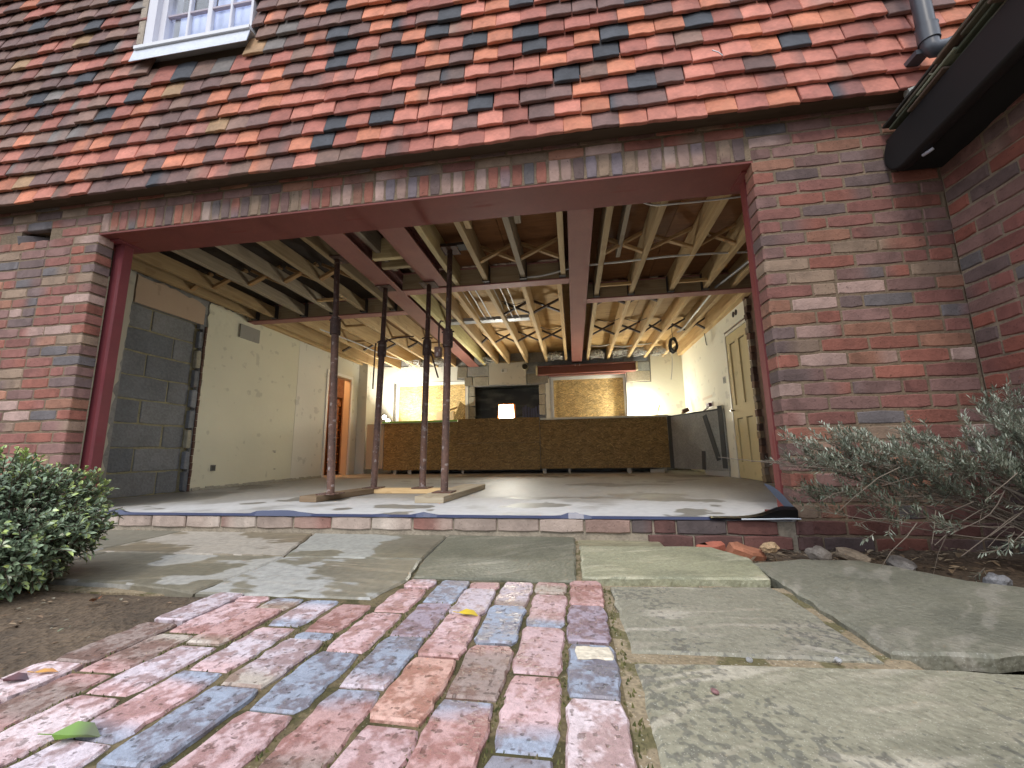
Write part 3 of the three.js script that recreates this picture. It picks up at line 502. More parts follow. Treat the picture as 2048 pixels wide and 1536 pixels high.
  for (let i = 0; i < 2600; i++) {
    const c = pick(cols), along = rand() < 0.75; let x = c[0] - 0.057 + rr(-0.006, 0.006), z = rr(0.95, 1.75);
    if (!along) { const b = c[1 + Math.floor(rand() * (c.length - 1))]; x = c[0] + rr(-0.055, 0.055); z = b[1] + 0.005 + rr(-0.005, 0.005); }
    if (rand() > sm(0.42, 0.62, fbm(x * 0.5 + 5, z * 0.5 + 5, 8, 3, 66))) continue;
    if (rand() < 0.08) { x = -0.968 + rr(-0.008, 0.010); z = rr(0.76, 1.7); }
    const h = rr(0.001, 0.004), r = rr(0.002, 0.005), y = -0.109, t = rr(0, 6.28), k = pick(cs);
    const q = [0, 1, 2].map((j) => [x + r * Math.cos(t + j * 2.1), y, z + r * Math.sin(t + j * 2.1)]), top = [x + rr(-r, r), y + h + 0.006, z + rr(-r, r)];
    for (let j = 0; j < 3; j++) ms.quad(q[j], top, top, q[(j + 1) % 3], { col: k });
  }
  tag(add('moss', ms.geo(), new THREE.MeshStandardMaterial({ vertexColors: true, roughness: 1 })), 'thin green-brown moss growing in the joints of the brick path', 'moss').userData.kind = 'stuff';
}
{ // brick-on-bed threshold under the opening
  const t = struct('threshold'), g = new G(); g.col = [0.42, 0.36, 0.28]; g.box(-W, -0.35, -0.12, 0.008, -0.012, -0.012); g.mesh('mortar', M.mortar, t);
  const pale = [[[0.52, 0.42, 0.36], 5], [[0.38, 0.26, 0.22], 4], [[0.62, 0.54, 0.47], 4], [[0.34, 0.17, 0.14], 3]], dark = [[[0.17, 0.085, 0.075], 4], [[0.22, 0.10, 0.085], 3], [[0.16, 0.13, 0.13], 2]];
  let x = -W + 0.02; while (x < -0.02) { const l = Math.abs(x + 0.745) < 0.12 ? 0.1 : 0.228 + rr(-0.008, 0.008), c = x + l / 2; layBrick(t, c, -0.0375 - 0.0035, rr(-0.003, 0.003), Math.min(l, -x), 0.066, { tones: c < -0.75 ? pale : dark, d: 0.1 }); x += l + 0.010; }
  for (x = -0.70; x < -0.05; x += 0.228) layBrick(t, x + 0.107, -0.1125, 0.004, Math.min(0.216, -x - 0.005), 0.064, { tones: dark, d: 0.1 });
}
// ---------------------------------------------------------------- the room: floor, walls
{
  const f = new G(); f.uo = [-FX, -FZ0]; f.box(-4.98, -0.3, -5.2, 0.95, 0, -0.018); f.box(-7.3, -0.3, -5.55, -4.98, -0.002, -3.2); asStructure(f.mesh('floor', M.concrete));
  const dp = new G(); dp.col = [1, 1, 1]; let px = -4.30;
  for (let x = -4.30; x < -0.02; x += 0.04) { const w = (q) => 0.006 + 0.004 * fbm(q * 0.2 + 5, 0.3, 16, 3, 3) + 0.020 * sm(0.62, 0.8, fbm(q * 0.35 + 5, 0.7, 12, 2, 31)), y0 = w(x), y1 = w(x + 0.04); dp.quad([x, -0.004, 0.004], [x + 0.04, -0.004, 0.004], [x + 0.04, y1, -0.012], [x, y0, -0.012]); dp.quad([x, y0, -0.012], [x + 0.04, y1, -0.012], [x + 0.04, 0.003, -0.05], [x, 0.003, -0.05]); }
  tag(dp.mesh('damp_proof_sheet', flat(0.05, 0.06, 0.115, 0.3)), 'strip of blue-black plastic sheet along the front edge of the floor', 'plastic sheet');
  // loose roll of membrane curling up against the right post
  const t = thing('membrane_roll', 'curled black membrane flap at the foot of the right hand post', 'plastic sheet'), mr = new G(), my = new THREE.MeshStandardMaterial({ color: 0x0b0b0e, roughness: 0.3, side: THREE.DoubleSide });
  const N = 14, prof = (f) => { const h = 0.012 + 0.055 * sm(0.35, 1, f) * (1 - 0.12 * Math.sin(f * 14)); return h; };
  for (let i = 0; i < N; i++) { const f0 = i / N, f1 = (i + 1) / N, xa = mix(-0.40, 0.0, f0), xb = mix(-0.40, 0.0, f1), ha = prof(f0), hb = prof(f1), R = (x, h) => [[x, 0.002, 0.02], [x, h * 0.8, 0.026], [x, h, 0.0], [x, h * 0.8, -0.035], [x, 0.006, -0.06]]; const A = R(xa, ha), B = R(xb, hb); for (let k = 0; k < 4; k++) mr.quad(A[k], B[k], B[k + 1], A[k + 1]); }
  mr.mesh('flap', my, t);
  const ed = new G(); ed.tube([[-0.26, 0.004, 0.03], [-0.15, 0.006, 0.034], [-0.05, 0.008, 0.03], [0.01, 0.006, 0.022]], 0.004, 6); ed.mesh('pale_edge', flat(0.6, 0.64, 0.7, 0.4), t);
  const up = new G(); for (let i = 0; i < 10; i++) { const q = (k) => { const f = k / 10; return [[-0.095 + 0.085 * f, 0.165 - 0.10 * f * f, -0.085 + 0.08 * f], [-0.035 + 0.050 * f, 0.055 + 0.02 * f - 0.045 * f * f, -0.02 + 0.04 * f]]; }; const a = q(i), b = q(i + 1); up.quad(a[1], b[1], b[0], a[0]); } up.mesh('curl', new THREE.MeshStandardMaterial({ color: 0x3a4150, roughness: 0.45, side: THREE.DoubleSide }), t);
}
// plaster skin: ragged outline in two axes, a few millimetres proud of the wall
function skin(name, pts, holes, place, m, parent, rag = 0.012, th = 0.012) {
  const ragged = (list, r) => { const o = []; list.forEach((a, i) => { const b = list[(i + 1) % list.length], L = Math.hypot(b[0] - a[0], b[1] - a[1]), n = a[2] ? Math.max(1, Math.round(L / 0.05)) : 1; for (let k = 0; k < n; k++) o.push([mix(a[0], b[0], k / n) + (k && a[2] ? rr(-r, r) * a[2] : 0), mix(a[1], b[1], k / n) + (k && a[2] ? rr(-r, r) * a[2] : 0)]); }); return o; };
  const mk = (q, C) => { const s = new C(); q.forEach((p, i) => (i ? s.lineTo(...p) : s.moveTo(...p))); s.closePath(); return s; };
  const sh = mk(ragged(pts, rag), THREE.Shape); for (const h of holes) sh.holes.push(mk(ragged(h, rag), THREE.Path));
  const g = new THREE.ExtrudeGeometry(sh, { depth: th, bevelEnabled: false }); place(g);
  g.setAttribute('color', new THREE.Float32BufferAttribute(new Float32Array(g.attributes.position.count * 3).fill(1), 3));
  return add(name, g, m, parent);
}
const cream = (r, g, b) => { const m = M.plaster.clone(); m.color.setRGB(r, g, b); return m; };
const creamA = cream(0.72, 0.715, 0.58), creamB = cream(0.74, 0.74, 0.68), creamC = cream(0.80, 0.79, 0.68), browncoat = cream(0.46, 0.35, 0.26), greyBoard = cream(0.30, 0.30, 0.28), fairPlaster = cream(0.52, 0.49, 0.42);
const blockCol = () => mix3([0.17, 0.185, 0.205], [0.26, 0.27, 0.28], rand());
{
  const w = struct('wall_left'), X = -4.93, body = new G(); body.col = [0.30, 0.30, 0.29];
  body.box(X - 0.11, 0, -0.69, X - 0.012, 2.3, -0.105); body.box(X - 0.11, 1.735, -1.42, X - 0.012, 2.3, -0.69); body.box(X - 0.11, 0, -3.68, X - 0.012, 2.3, -1.42); body.box(X - 0.11, 1.665, -4.36, X - 0.012, 2.3, -3.68); body.box(X - 0.11, 0, -5.3, X - 0.012, 2.3, -4.36);
  body.mesh('masonry', M.block, w);
  const onX = (g) => { g.rotateY(Math.PI / 2); g.translate(X - 0.012, 0, 0); }; // shape x becomes -z
  skin('plaster', [[1.455, 0, 1], [1.455, 1.98, 0], [1.47, 2.01, 1], [3.65, 2.01, 0], [3.65, 0, 0]].map((p, i) => (i === 4 ? [3.65, 0.0, 1] : p)).slice(0, 4).concat([[3.655, 0.012, 0.6]]), [], onX, creamA, w, 0.014);
  skin('plaster', [[2.95, 0.02, 0], [2.95, 2.0, 0], [3.655, 2.0, 0], [3.655, 0.02, 0]], [], (g) => { onX(g); g.translate(0.003, 0, 0); }, creamB, w, 0);
  skin('plaster', [[3.655, 1.69, 0], [3.655, 2.01, 0.6], [5.1, 2.03, 0], [5.1, 0, 0], [4.40, 0, 0], [4.40, 1.69, 0]], [], onX, creamB, w);
  skin('plaster', [[0.11, 0, 0], [0.11, 2.02, 1], [0.69, 2.02, 0], [0.69, 1.74, 0.4], [0.675, 1.2, 1], [0.64, 0.7, 1], [0.66, 0, 0]], [], onX, cream(0.50, 0.49, 0.42), w, 0.02);
  skin('bonding_coat', [[0.70, 1.735, 0.3], [0.70, 2.0, 1], [1.30, 1.97, 0.6], [1.40, 1.93, 0], [1.40, 1.735, 0]], [], onX, browncoat, w, 0.02, 0.02);
  for (let r = 0; r < 8; r++) for (let q = -1; q < 3; q++) { // blocked doorway: grey blocks in green-grey mortar
    const z0 = Math.max(-1.36, Math.min(-0.695, -0.695 - (q + (r % 2 ? 0.5 : 0.02)) * 0.45)), z1 = Math.max(-1.36, -0.695 - (q + 1 + (r % 2 ? 0.5 : 0.02)) * 0.45 + 0.012); if (z0 - z1 < 0.05) continue;
    const c = blockCol().map((v) => v * 1.0), g = plate(z0 - z1, 0.205, 0.05, { bevel: 0.005, jit: 0.004, n: 3, col: c }), m = g.mesh('block', M.block, w); m.rotation.y = Math.PI / 2; m.position.set(X - 0.045, 0.108 + r * 0.217, (z0 + z1) / 2);
  }
  const mj = new G(); mj.col = [0.36, 0.33, 0.20]; mj.box(X - 0.11, 0, -1.42, X - 0.052, 1.735, -0.69); mj.mesh('mortar', M.mortar, w);
  for (let r = 0; r < 9; r++) { const c = blockCol().map((v) => v * (r % 3 === 1 ? 1.5 : 1.1)), g = plate(rr(0.045, 0.075), 0.185, 0.04, { bevel: 0.006, jit: 0.008, n: 2, col: r % 4 === 2 ? [0.5, 0.47, 0.36] : c }), m = g.mesh('cut_block', M.block, w); m.rotation.y = Math.PI / 2; m.position.set(X - 0.008, 0.10 + r * 0.21, -1.405 + rr(-0.008, 0.008)); }
  const qd = new G(); qd.col = [0.14, 0.08, 0.06]; for (let i = 0; i < 24; i++) qd.bar([X - 0.01, i * 0.072, -1.447], [X - 0.01, i * 0.072 + 0.068, -1.447 + rr(-0.004, 0.004)], rr(0.02, 0.034), 0.024); qd.mesh('ragged_edge', M.brick, w);
  const pad = new G(); pad.box(X, 1.735, -2.17, X + 0.02, 1.90, -1.87); pad.mesh('padstone', greyBoard, w);
  const so = new G(); so.box(X, 0.19, -1.735, X + 0.006, 0.255, -1.675); const sp = so.mesh('back_box', flat(0.12, 0.12, 0.11, 0.6), w); const so2 = new G(); so2.box(X + 0.006, 0.200, -1.725, X + 0.008, 0.245, -1.685); so2.mesh('cavity', M.black, sp);
  const nib = new G(); nib.box(X - 0.02, 0, -5.12, X + 0.17, 2.16, -4.62); nib.mesh('pier', creamB, w);
  const mk = new G(); for (const [y, z, l] of [[0.40, -2.58, 0.05], [0.385, -2.6, 0.03], [0.17, -2.62, 0.03]]) mk.box(X + 0.0005, y, z - l, X + 0.004, y + 0.008, z); mk.mesh('scuff', flat(0.15, 0.14, 0.12, 0.8), w);
  const sk = new G(); sk.col = [0.5, 0.48, 0.40]; for (let i = 0; i < 26; i++) { const z = -1.47 - i * 0.083; sk.bar([X + 0.006, 0.012, z], [X + 0.006, 0.012 + rr(-0.003, 0.006), z - 0.09], 0.02, rr(0.02, 0.05)); } sk.mesh('plaster_drop', M.mortar, w);
  // joist-end noggings and packing above the plaster
  const up = new G(); for (let i = 0; i < 11; i++) { up.col = pick([[0.10, 0.08, 0.06], [0.14, 0.09, 0.06], [0.20, 0.16, 0.11]]); const z = -0.5 - i * 0.42; up.bar([X - 0.005, 2.07 + rr(-0.02, 0.02), z], [X - 0.005, 2.07 + rr(-0.02, 0.02), z - rr(0.2, 0.38)], 0.03, rr(0.07, 0.13)); } up.mesh('packing', M.block, w);
}
{
  const w = struct('wall_right'), X = 0.873, body = new G(); body.col = [0.25, 0.16, 0.12];
  body.box(X + 0.012, 0, -2.37, X + 0.2, 2.3, -0.105); body.box(X + 0.012, 1.76, -3.05, X + 0.2, 2.3, -2.37); body.box(X + 0.012, 0, -5.3, X + 0.2, 2.3, -3.05); body.box(X + 0.1, 0, -3.05, X + 0.2, 1.76, -2.37);
  body.mesh('masonry', M.mortar, w);
  const onX = (g) => { g.rotateY(-Math.PI / 2); g.translate(X + 0.012, 0, 0); }; // shape x becomes z
  skin('plaster', [[-5.1, 0, 0], [-3.08, 0, 0], [-3.08, 1.79, 0], [-2.34, 1.79, 0.8], [-2.36, 2.04, 1], [-5.1, 2.06, 0]], [], onX, creamC, w, 0.012);
  const v = new G(); v.tube([[X, 1.915, -2.72], [X - 0.004, 1.915, -2.72]], 0.035, 12); v.tube([[X, 1.915, -2.64], [X - 0.004, 1.915, -2.64]], 0.035, 12); v.mesh('hole', flat(0.03, 0.02, 0.02, 0.9), w);
  const sw = new G(); sw.box(X - 0.004, 1.165, -3.25, X, 1.255, -3.165); const s1 = sw.mesh('switch_box', flat(0.45, 0.45, 0.42), w); const s2 = new G(); s2.box(X - 0.006, 1.175, -3.24, X - 0.004, 1.245, -3.215); s2.box(X - 0.006, 1.175, -3.2, X - 0.004, 1.245, -3.175); s2.mesh('cavity', M.black, s1);
  const st = new G(); st.box(X - 0.004, 1.06, -4.15, X - 0.001, 1.095, -3.72); st.mesh('patch', cream(0.72, 0.64, 0.52), w);
  const sk = new G(); sk.box(X - 0.006, 0.92, -3.88, X, 1.0, -3.74); const so = sk.mesh('socket', flat(0.8, 0.8, 0.78, 0.4), w);
  for (const z of [-3.845, -3.775]) { const pl = new G(); pl.box(X - 0.05, 0.935, z - 0.025, X - 0.006, 0.985, z + 0.02); pl.tube([[X - 0.045, 0.94, z], [X - 0.06, 0.91, z + 0.02], [X - 0.10, 0.88, z + 0.01]], 0.005, 6); pl.mesh('plug', flat(0.12, 0.05, 0.09, 0.5), so); }
  const rg = new G(); for (let i = 0; i < 27; i++) { rg.col = pick([[0.22, 0.12, 0.08], [0.30, 0.22, 0.13], [0.12, 0.07, 0.05], [0.33, 0.27, 0.2]]); rg.bar([X + 0.0, i * 0.075, -2.33 + rr(-0.02, 0.02)], [X + 0.0, i * 0.075 + 0.07, -2.33 + rr(-0.02, 0.02)], 0.06, rr(0.05, 0.09)); } rg.mesh('rough_edge', M.brick, w);
  const d = thing('panelled_door', 'bare pine four-panel door set in the right hand wall of the room', 'door', [X, 0, -2.72]);
  const pineMat = cream(0.58, 0.49, 0.28), pine = (g) => g, fr = new G(); fr.box(-0.008, 0, 0.315, 0.03, 1.76, 0.345); fr.box(-0.008, 0, -0.345, 0.03, 1.76, -0.315); fr.box(-0.008, 1.73, -0.315, 0.03, 1.76, 0.315);
  fr.mesh('frame', flat(0.72, 0.70, 0.62, 0.5), d);
  const st2 = pine(new G()), H = 1.725, bx = (y0, z0, y1, z1) => st2.box(0.0, y0, z0, 0.035, y1, z1);
  bx(0.008, 0.215, H, 0.312); bx(0.008, -0.312, H, -0.215); bx(0.19, -0.05, 0.70, 0.05); bx(0.86, -0.05, H - 0.115, 0.05); bx(0.008, -0.215, 0.19, 0.215); bx(0.70, -0.215, 0.86, 0.215); bx(H - 0.115, -0.215, H, 0.215); st2.mesh('stiles_and_rails', pineMat, d);
  for (const [y0, y1] of [[0.19, 0.70], [0.86, H - 0.115]]) for (const z of [-0.215, 0.05]) { const p = pine(new G()); p.box(0.014, y0, z, 0.03, y1, z + 0.165); const pl2 = p.mesh('panel', pineMat, d); const ln = new G(); ln.box(0.011, y0, z + 0.150, 0.014, y1, z + 0.165); ln.box(0.011, y1 - 0.012, z, 0.014, y1, z + 0.15); ln.mesh('panel_shadow_gap', flat(0.10, 0.07, 0.03, 0.8), pl2); }
  const hg = new G(); hg.box(-0.004, 1.42, 0.308, 0.0, 1.49, 0.318); hg.box(-0.004, 0.82, 0.308, 0.0, 0.89, 0.318); hg.mesh('hinge', M.darkPlastic, d);
  const kn = new G(); kn.tube([[0, 0.80, -0.275], [-0.02, 0.80, -0.275], [-0.045, 0.80, -0.275]], (f) => (f > 0.5 ? 0.022 : 0.008), 10); kn.mesh('knob', flat(0.12, 0.08, 0.04, 0.4, 0.5), d);
}
const ZB = -5.1;
{ // rear wall with two boarded windows, a recess and exposed blockwork
  const w = struct('wall_back'), body = new G(); body.col = [0.33, 0.33, 0.32];
  const F = ZB - 0.014, K = ZB - 0.40;
  const WL = [-4.47, -3.04, 0.915, 1.70], WR = [-1.45, -0.10, 0.93, 1.705], NI = [-2.93, -1.60, 0.5, 1.56];
  body.box(-5.13, 0, K, WL[0], 2.3, F); body.box(WL[0], 0, K, WL[1], WL[2], F); body.box(WL[0], WL[3], K, WL[1], 2.3, F); body.box(WL[1], 0, K, NI[0], 2.3, F);
  body.box(NI[0], 0, K, NI[1], NI[2], F); body.box(NI[0], NI[3], K, NI[1], 2.3, F); body.box(NI[1], 0, K, WR[0], 2.3, F); body.box(WR[0], 0, K, WR[1], WR[2], F); body.box(WR[0], WR[3], K, WR[1], 2.3, F); body.box(WR[1], 0, K, 1.07, 2.3, F);
  body.mesh('masonry', M.block, w);
  const onZ = (g) => g.translate(0, 0, F);
  skin('plaster', [[-5.0, 0, 0], [WL[0] - 0.005, 0, 0], [WL[0] - 0.005, WL[3] + 0.005, 0], [WL[1] - 0.01, WL[3] + 0.005, 0], [-3.20, 1.71, 0.5], [-3.19, 1.97, 0.7], [-5.0, 2.03, 0]], [], onZ, creamB, w);
  skin('plaster', [[-3.035, 0.5, 0], [-2.985, 0.5, 0], [-2.985, 1.58, 0.3], [-3.035, 1.58, 0]], [], onZ, creamB, w);
  skin('plaster', [[WR[1] + 0.005, 0.5, 0], [0.9, 0.5, 0], [0.9, 2.05, 0.6], [0.345, 2.03, 0], [0.335, 1.53, 0.3], [WR[1] + 0.005, 1.54, 0]], [], onZ, creamC, w);
  skin('plaster', [[-1.53, 0.5, 0], [WR[0] - 0.005, 0.5, 0], [WR[0] - 0.005, 1.69, 0], [-1.53, 1.56, 0.4]], [], onZ, creamB, w);
  const blk = (x0, y0, x1, y1, c) => { const g = plate(x1 - x0 - 0.012, y1 - y0 - 0.012, 0.05, { n: 3, bevel: 0.006, jit: 0.006, col: c || blockCol() }), m = g.mesh('block', M.block, w); m.position.set((x0 + x1) / 2, (y0 + y1) / 2, ZB + 0.004); };
  const dk = [0.26, 0.23, 0.17], sand = [0.46, 0.42, 0.33], gy = [0.30, 0.32, 0.34];
  blk(-3.19, 1.74, -3.0, 1.97, dk); blk(-3.0, 1.76, -2.585, 1.96, [0.32, 0.31, 0.28]); blk(-3.06, 1.575, -2.9, 1.755, dk); blk(-2.9, 1.575, -2.585, 1.755, sand.map((v) => v * 0.8));
  blk(-1.88, 1.77, -1.66, 1.95, gy); blk(-1.88, 1.575, -1.47, 1.765, [0.33, 0.31, 0.26]);
  for (let i = 0; i < 5; i++) blk(-1.86 + i * 0.435, 1.90 + 0.004 * i, Math.min(0.31, -1.86 + (i + 1) * 0.435), 1.99 + 0.004 * i, [0.24, 0.27, 0.31]);
  blk(0.08, 1.735, 0.325, 1.90, [0.40, 0.43, 0.43]); blk(-0.085, 1.54, 0.33, 1.735, sand.map((v) => v * 1.25));
  for (let r = 0; r < 5; r++) { blk(-2.97, 0.62 + r * 0.19, -2.855, 0.81 + r * 0.19, r % 2 ? sand : sand.map((v) => v * 0.8)); blk(-1.655, 0.62 + r * 0.19, -1.54, 0.81 + r * 0.19, r < 2 ? [0.14, 0.15, 0.17] : sand); }
  const duct = skin('duct_panel', [[-2.575, 1.585, 0.6], [-1.885, 1.565, 0], [-1.885, 1.985, 0.8], [-2.575, 1.99, 0]], [], (g) => g.translate(0, 0, ZB + 0.004), fairPlaster, w, 0.010, 0.05);
  const vt = new G(); vt.box(-2.345, 1.80, ZB + 0.054, -2.235, 1.87, ZB + 0.058); const v1 = vt.mesh('vent', flat(0.55, 0.54, 0.5, 0.6), duct); const v2 = new G(); v2.box(-2.33, 1.81, ZB + 0.058, -2.29, 1.86, ZB + 0.061); v2.mesh('louvre', flat(0.25, 0.25, 0.22), duct);
  const pp = new G(); pp.tube([[-1.89, 1.885, ZB - 0.05], [-1.89, 1.885, ZB + 0.13]], 0.056, 18, { open: true }); const pm = pp.mesh('waste_pipe', new THREE.MeshStandardMaterial({ color: 0xcfcbb8, roughness: 0.5, side: THREE.DoubleSide }), w); const pe = new G(); pe.tube([[-1.89, 1.885, ZB + 0.075], [-1.89, 1.885, ZB + 0.077]], 0.053, 18); pe.mesh('pipe_mouth', M.black, pm);
  // recess lined with black membrane
  const n = new G(); n.box(NI[0], NI[2], ZB - 0.34, NI[1], NI[3], ZB - 0.32); n.box(NI[0], NI[2], ZB - 0.32, NI[0] + 0.01, NI[3], ZB - 0.02); n.box(NI[1] - 0.01, NI[2], ZB - 0.32, NI[1], NI[3], ZB - 0.02); n.box(NI[0] + 0.01, NI[3] - 0.01, ZB - 0.32, NI[1] - 0.01, NI[3], ZB - 0.02); const nm = n.mesh('recess_lining', M.membrane, w);
  const bt = new G(); for (let i = 0; i < 8; i++) { const x = -1.98 + i * 0.05; bt.bar([x, 0.93, ZB - 0.25], [x + rr(-0.01, 0.01), 1.16 + rr(-0.02, 0.05), ZB - 0.27], 0.04, 0.012); } bt.mesh('crumpled_sheet', flat(0.10, 0.11, 0.19, 0.25), nm);
  const rag = new G(); rag.col = [0.55, 0.47, 0.30]; for (let x = -2.55; x < -1.92; x += 0.045) rag.bar([x, 1.99, ZB + 0.02], [x + 0.05, 1.99 + rr(-0.004, 0.02), ZB + 0.02], 0.05, rr(0.02, 0.05)); rag.mesh('foam_seal', M.mortar, w);
  const boarded = (x0, x1, y0, y1, label) => {
    const t = thing('boarded_window', label, 'window', [(x0 + x1) / 2, y0, ZB]), hw = (x1 - x0) / 2, h = y1 - y0, f = new G(), D = -0.17;
    f.box(-hw, 0, D, -hw + 0.055, h, D + 0.03); f.box(hw - 0.03, 0, D, hw, h, D + 0.03); f.box(-hw + 0.055, h - 0.05, D, hw - 0.03, h, D + 0.03); f.mesh('frame', M.white, t);
    const r = new G(); r.box(-hw - 0.004, 0, D, -hw, h, 0.0); r.box(hw, 0, D, hw + 0.004, h, 0.0); r.box(-hw, h, D, hw, h + 0.004, 0); r.mesh('reveal', M.white, t);
    const b = new G(); b.box(-hw, 0, D - 0.02, hw, h, D - 0.005); b.mesh('board', M.osb, t);
    const s = new G(); s.box(-hw, -0.03, D, hw, 0, 0.0); s.mesh('sill', flat(0.7, 0.7, 0.6, 0.5), t); return t;
  };
  boarded(...[WL[0], WL[1], WL[2], WL[3]], 'rear window opening boarded with pale strand board, with a cardboard box on its ledge');
  boarded(...[WR[0], WR[1], WR[2], WR[3]], 'rear window opening boarded with strand board under the short red steel lintel');
}
// steel sections
function iBeam(g, a, b, w, h, tf = 0.014, tw = 0.010, up) { const A = V(...a), B = V(...b), U = V(0, 1, 0); const off = (v, k) => v.clone().addScaledVector(U, k).toArray(); g.bar(off(A, tf / 2), off(B, tf / 2), w, tf, { chamfer: 0.002 }); g.bar(off(A, h - tf / 2), off(B, h - tf / 2), w, tf, { chamfer: 0.002 }); g.bar(off(A, h / 2), off(B, h / 2), tw, h - 2 * tf, { chamfer: 0.001 }); }
const steelThing = (name, label, fn, col = RED, cat = 'steel beam') => { const t = thing(name, label, cat), g = new G(); g.col = col; fn(g, t); g.mesh('section', M.steel, t); return t; };
steelThing('steel_beam', 'long red steel lintel beam spanning the whole opening under the upright bricks', (g, t) => {
  g.col = [0.20, 0.046, 0.036]; g.bar([-W - 0.15, 1.948, -0.150], [0.15, 1.948, -0.150], 0.288, 0.016, { chamfer: 0.002 });
  g.bar([-W - 0.15, 2.06, -0.2], [0.15, 2.06, -0.2], 0.012, 0.20); g.bar([-W - 0.15, 2.165, -0.2], [0.15, 2.165, -0.2], 0.16, 0.016);
});
steelThing('steel_beam', 'red steel beam running straight back from the lintel to the short rear lintel', (g, t) => { iBeam(g, [-0.95, 1.95, -0.285], [-0.95, 1.93, -5.06], 0.178, 0.20); const c = new G(); c.bar([-1.02, 1.955, -5.04], [-0.88, 1.955, -5.04], 0.02, 0.05); c.mesh('end_plate', M.darkPlastic, t); });
steelThing('steel_beam', 'red steel beam running back beside the four rusty props', (g) => iBeam(g, [-2.775, 1.95, -0.285], [-2.86, 1.935, -5.06], 0.195, 0.20));
steelThing('steel_beam', 'short red steel beam whose end sits on the third prop from the left', (g) => iBeam(g, [-2.305, 1.95, -0.285], [-2.305, 1.95, -1.36], 0.20, 0.20));
const crossBeam = (x0, x1, z, label) => { const t = thing('cross_beam', label, 'steel beam'), g = new G(); g.col = [0.36, 0.16, 0.135]; iBeam(g, [x0, 1.95, z], [x1, 1.95, z], 0.12, 0.19); g.mesh('section', M.steel, t); const p = new G(); p.col = [0.44, 0.38, 0.28]; p.box(x0 + 0.002, 1.966, z + 0.008, x1 - 0.002, 2.125, z + 0.052); p.mesh('timber_packing', M.wood, t); };
crossBeam(-4.92, -2.91, -2.03, 'cross beam with timber packing between the left wall and the beam by the props');
crossBeam(-2.70, -1.04, -1.47, 'cross beam with timber packing between the two long red beams');
crossBeam(-0.86, 0.86, -2.05, 'cross beam with timber packing between the middle red beam and the right hand wall');
steelThing('window_lintel', 'short red steel lintel bolted over the right rear boarded window', (g, t) => { iBeam(g, [-1.66, 1.715, -5.03], [0.07, 1.725, -5.03], 0.15, 0.155, 0.012, 0.008); g.bar([-1.47, 1.704, -5.08], [-0.10, 1.704, -5.08], 0.10, 0.012); const s = new G(); s.col = [0.75, 0.68, 0.45]; s.bar([-1.675, 1.72, -5.0], [-1.675, 1.87, -5.0], 0.03, 0.10); s.bar([0.085, 1.73, -5.0], [0.085, 1.88, -5.0], 0.03, 0.10); s.mesh('foam_edge', M.mortar, t); for (const x of [-0.98, -0.90]) new G().bar([x, 1.845, -4.955], [x, 1.885, -4.955], 0.012, 0.012).mesh('bolt', M.zinc, t); });
const post = (x, label, k) => { const t = thing('steel_post', label, 'post'), g = new G(); g.col = k; g.bar([x, 0, -0.17], [x, 1.945, -0.17], 0.085, 0.085, { up: [0, 0, 1], chamfer: 0.012 }); g.mesh('shaft', M.steel, t); const b = new G(); b.col = k; b.box(x - 0.08, 0, -0.27, x + 0.08, 0.012, -0.07); b.mesh('base_plate', M.steel, t); const c = new G(); c.col = k; c.box(x - 0.08, 1.93, -0.25, x + 0.08, 1.94, -0.07); c.mesh('cap_plate', M.steel, t); };
post(-4.388, 'red painted steel post against the left brick jamb', [0.19, 0.034, 0.042]);
post(0.052, 'red painted steel post behind the right brick jamb', [0.22, 0.034, 0.032]);
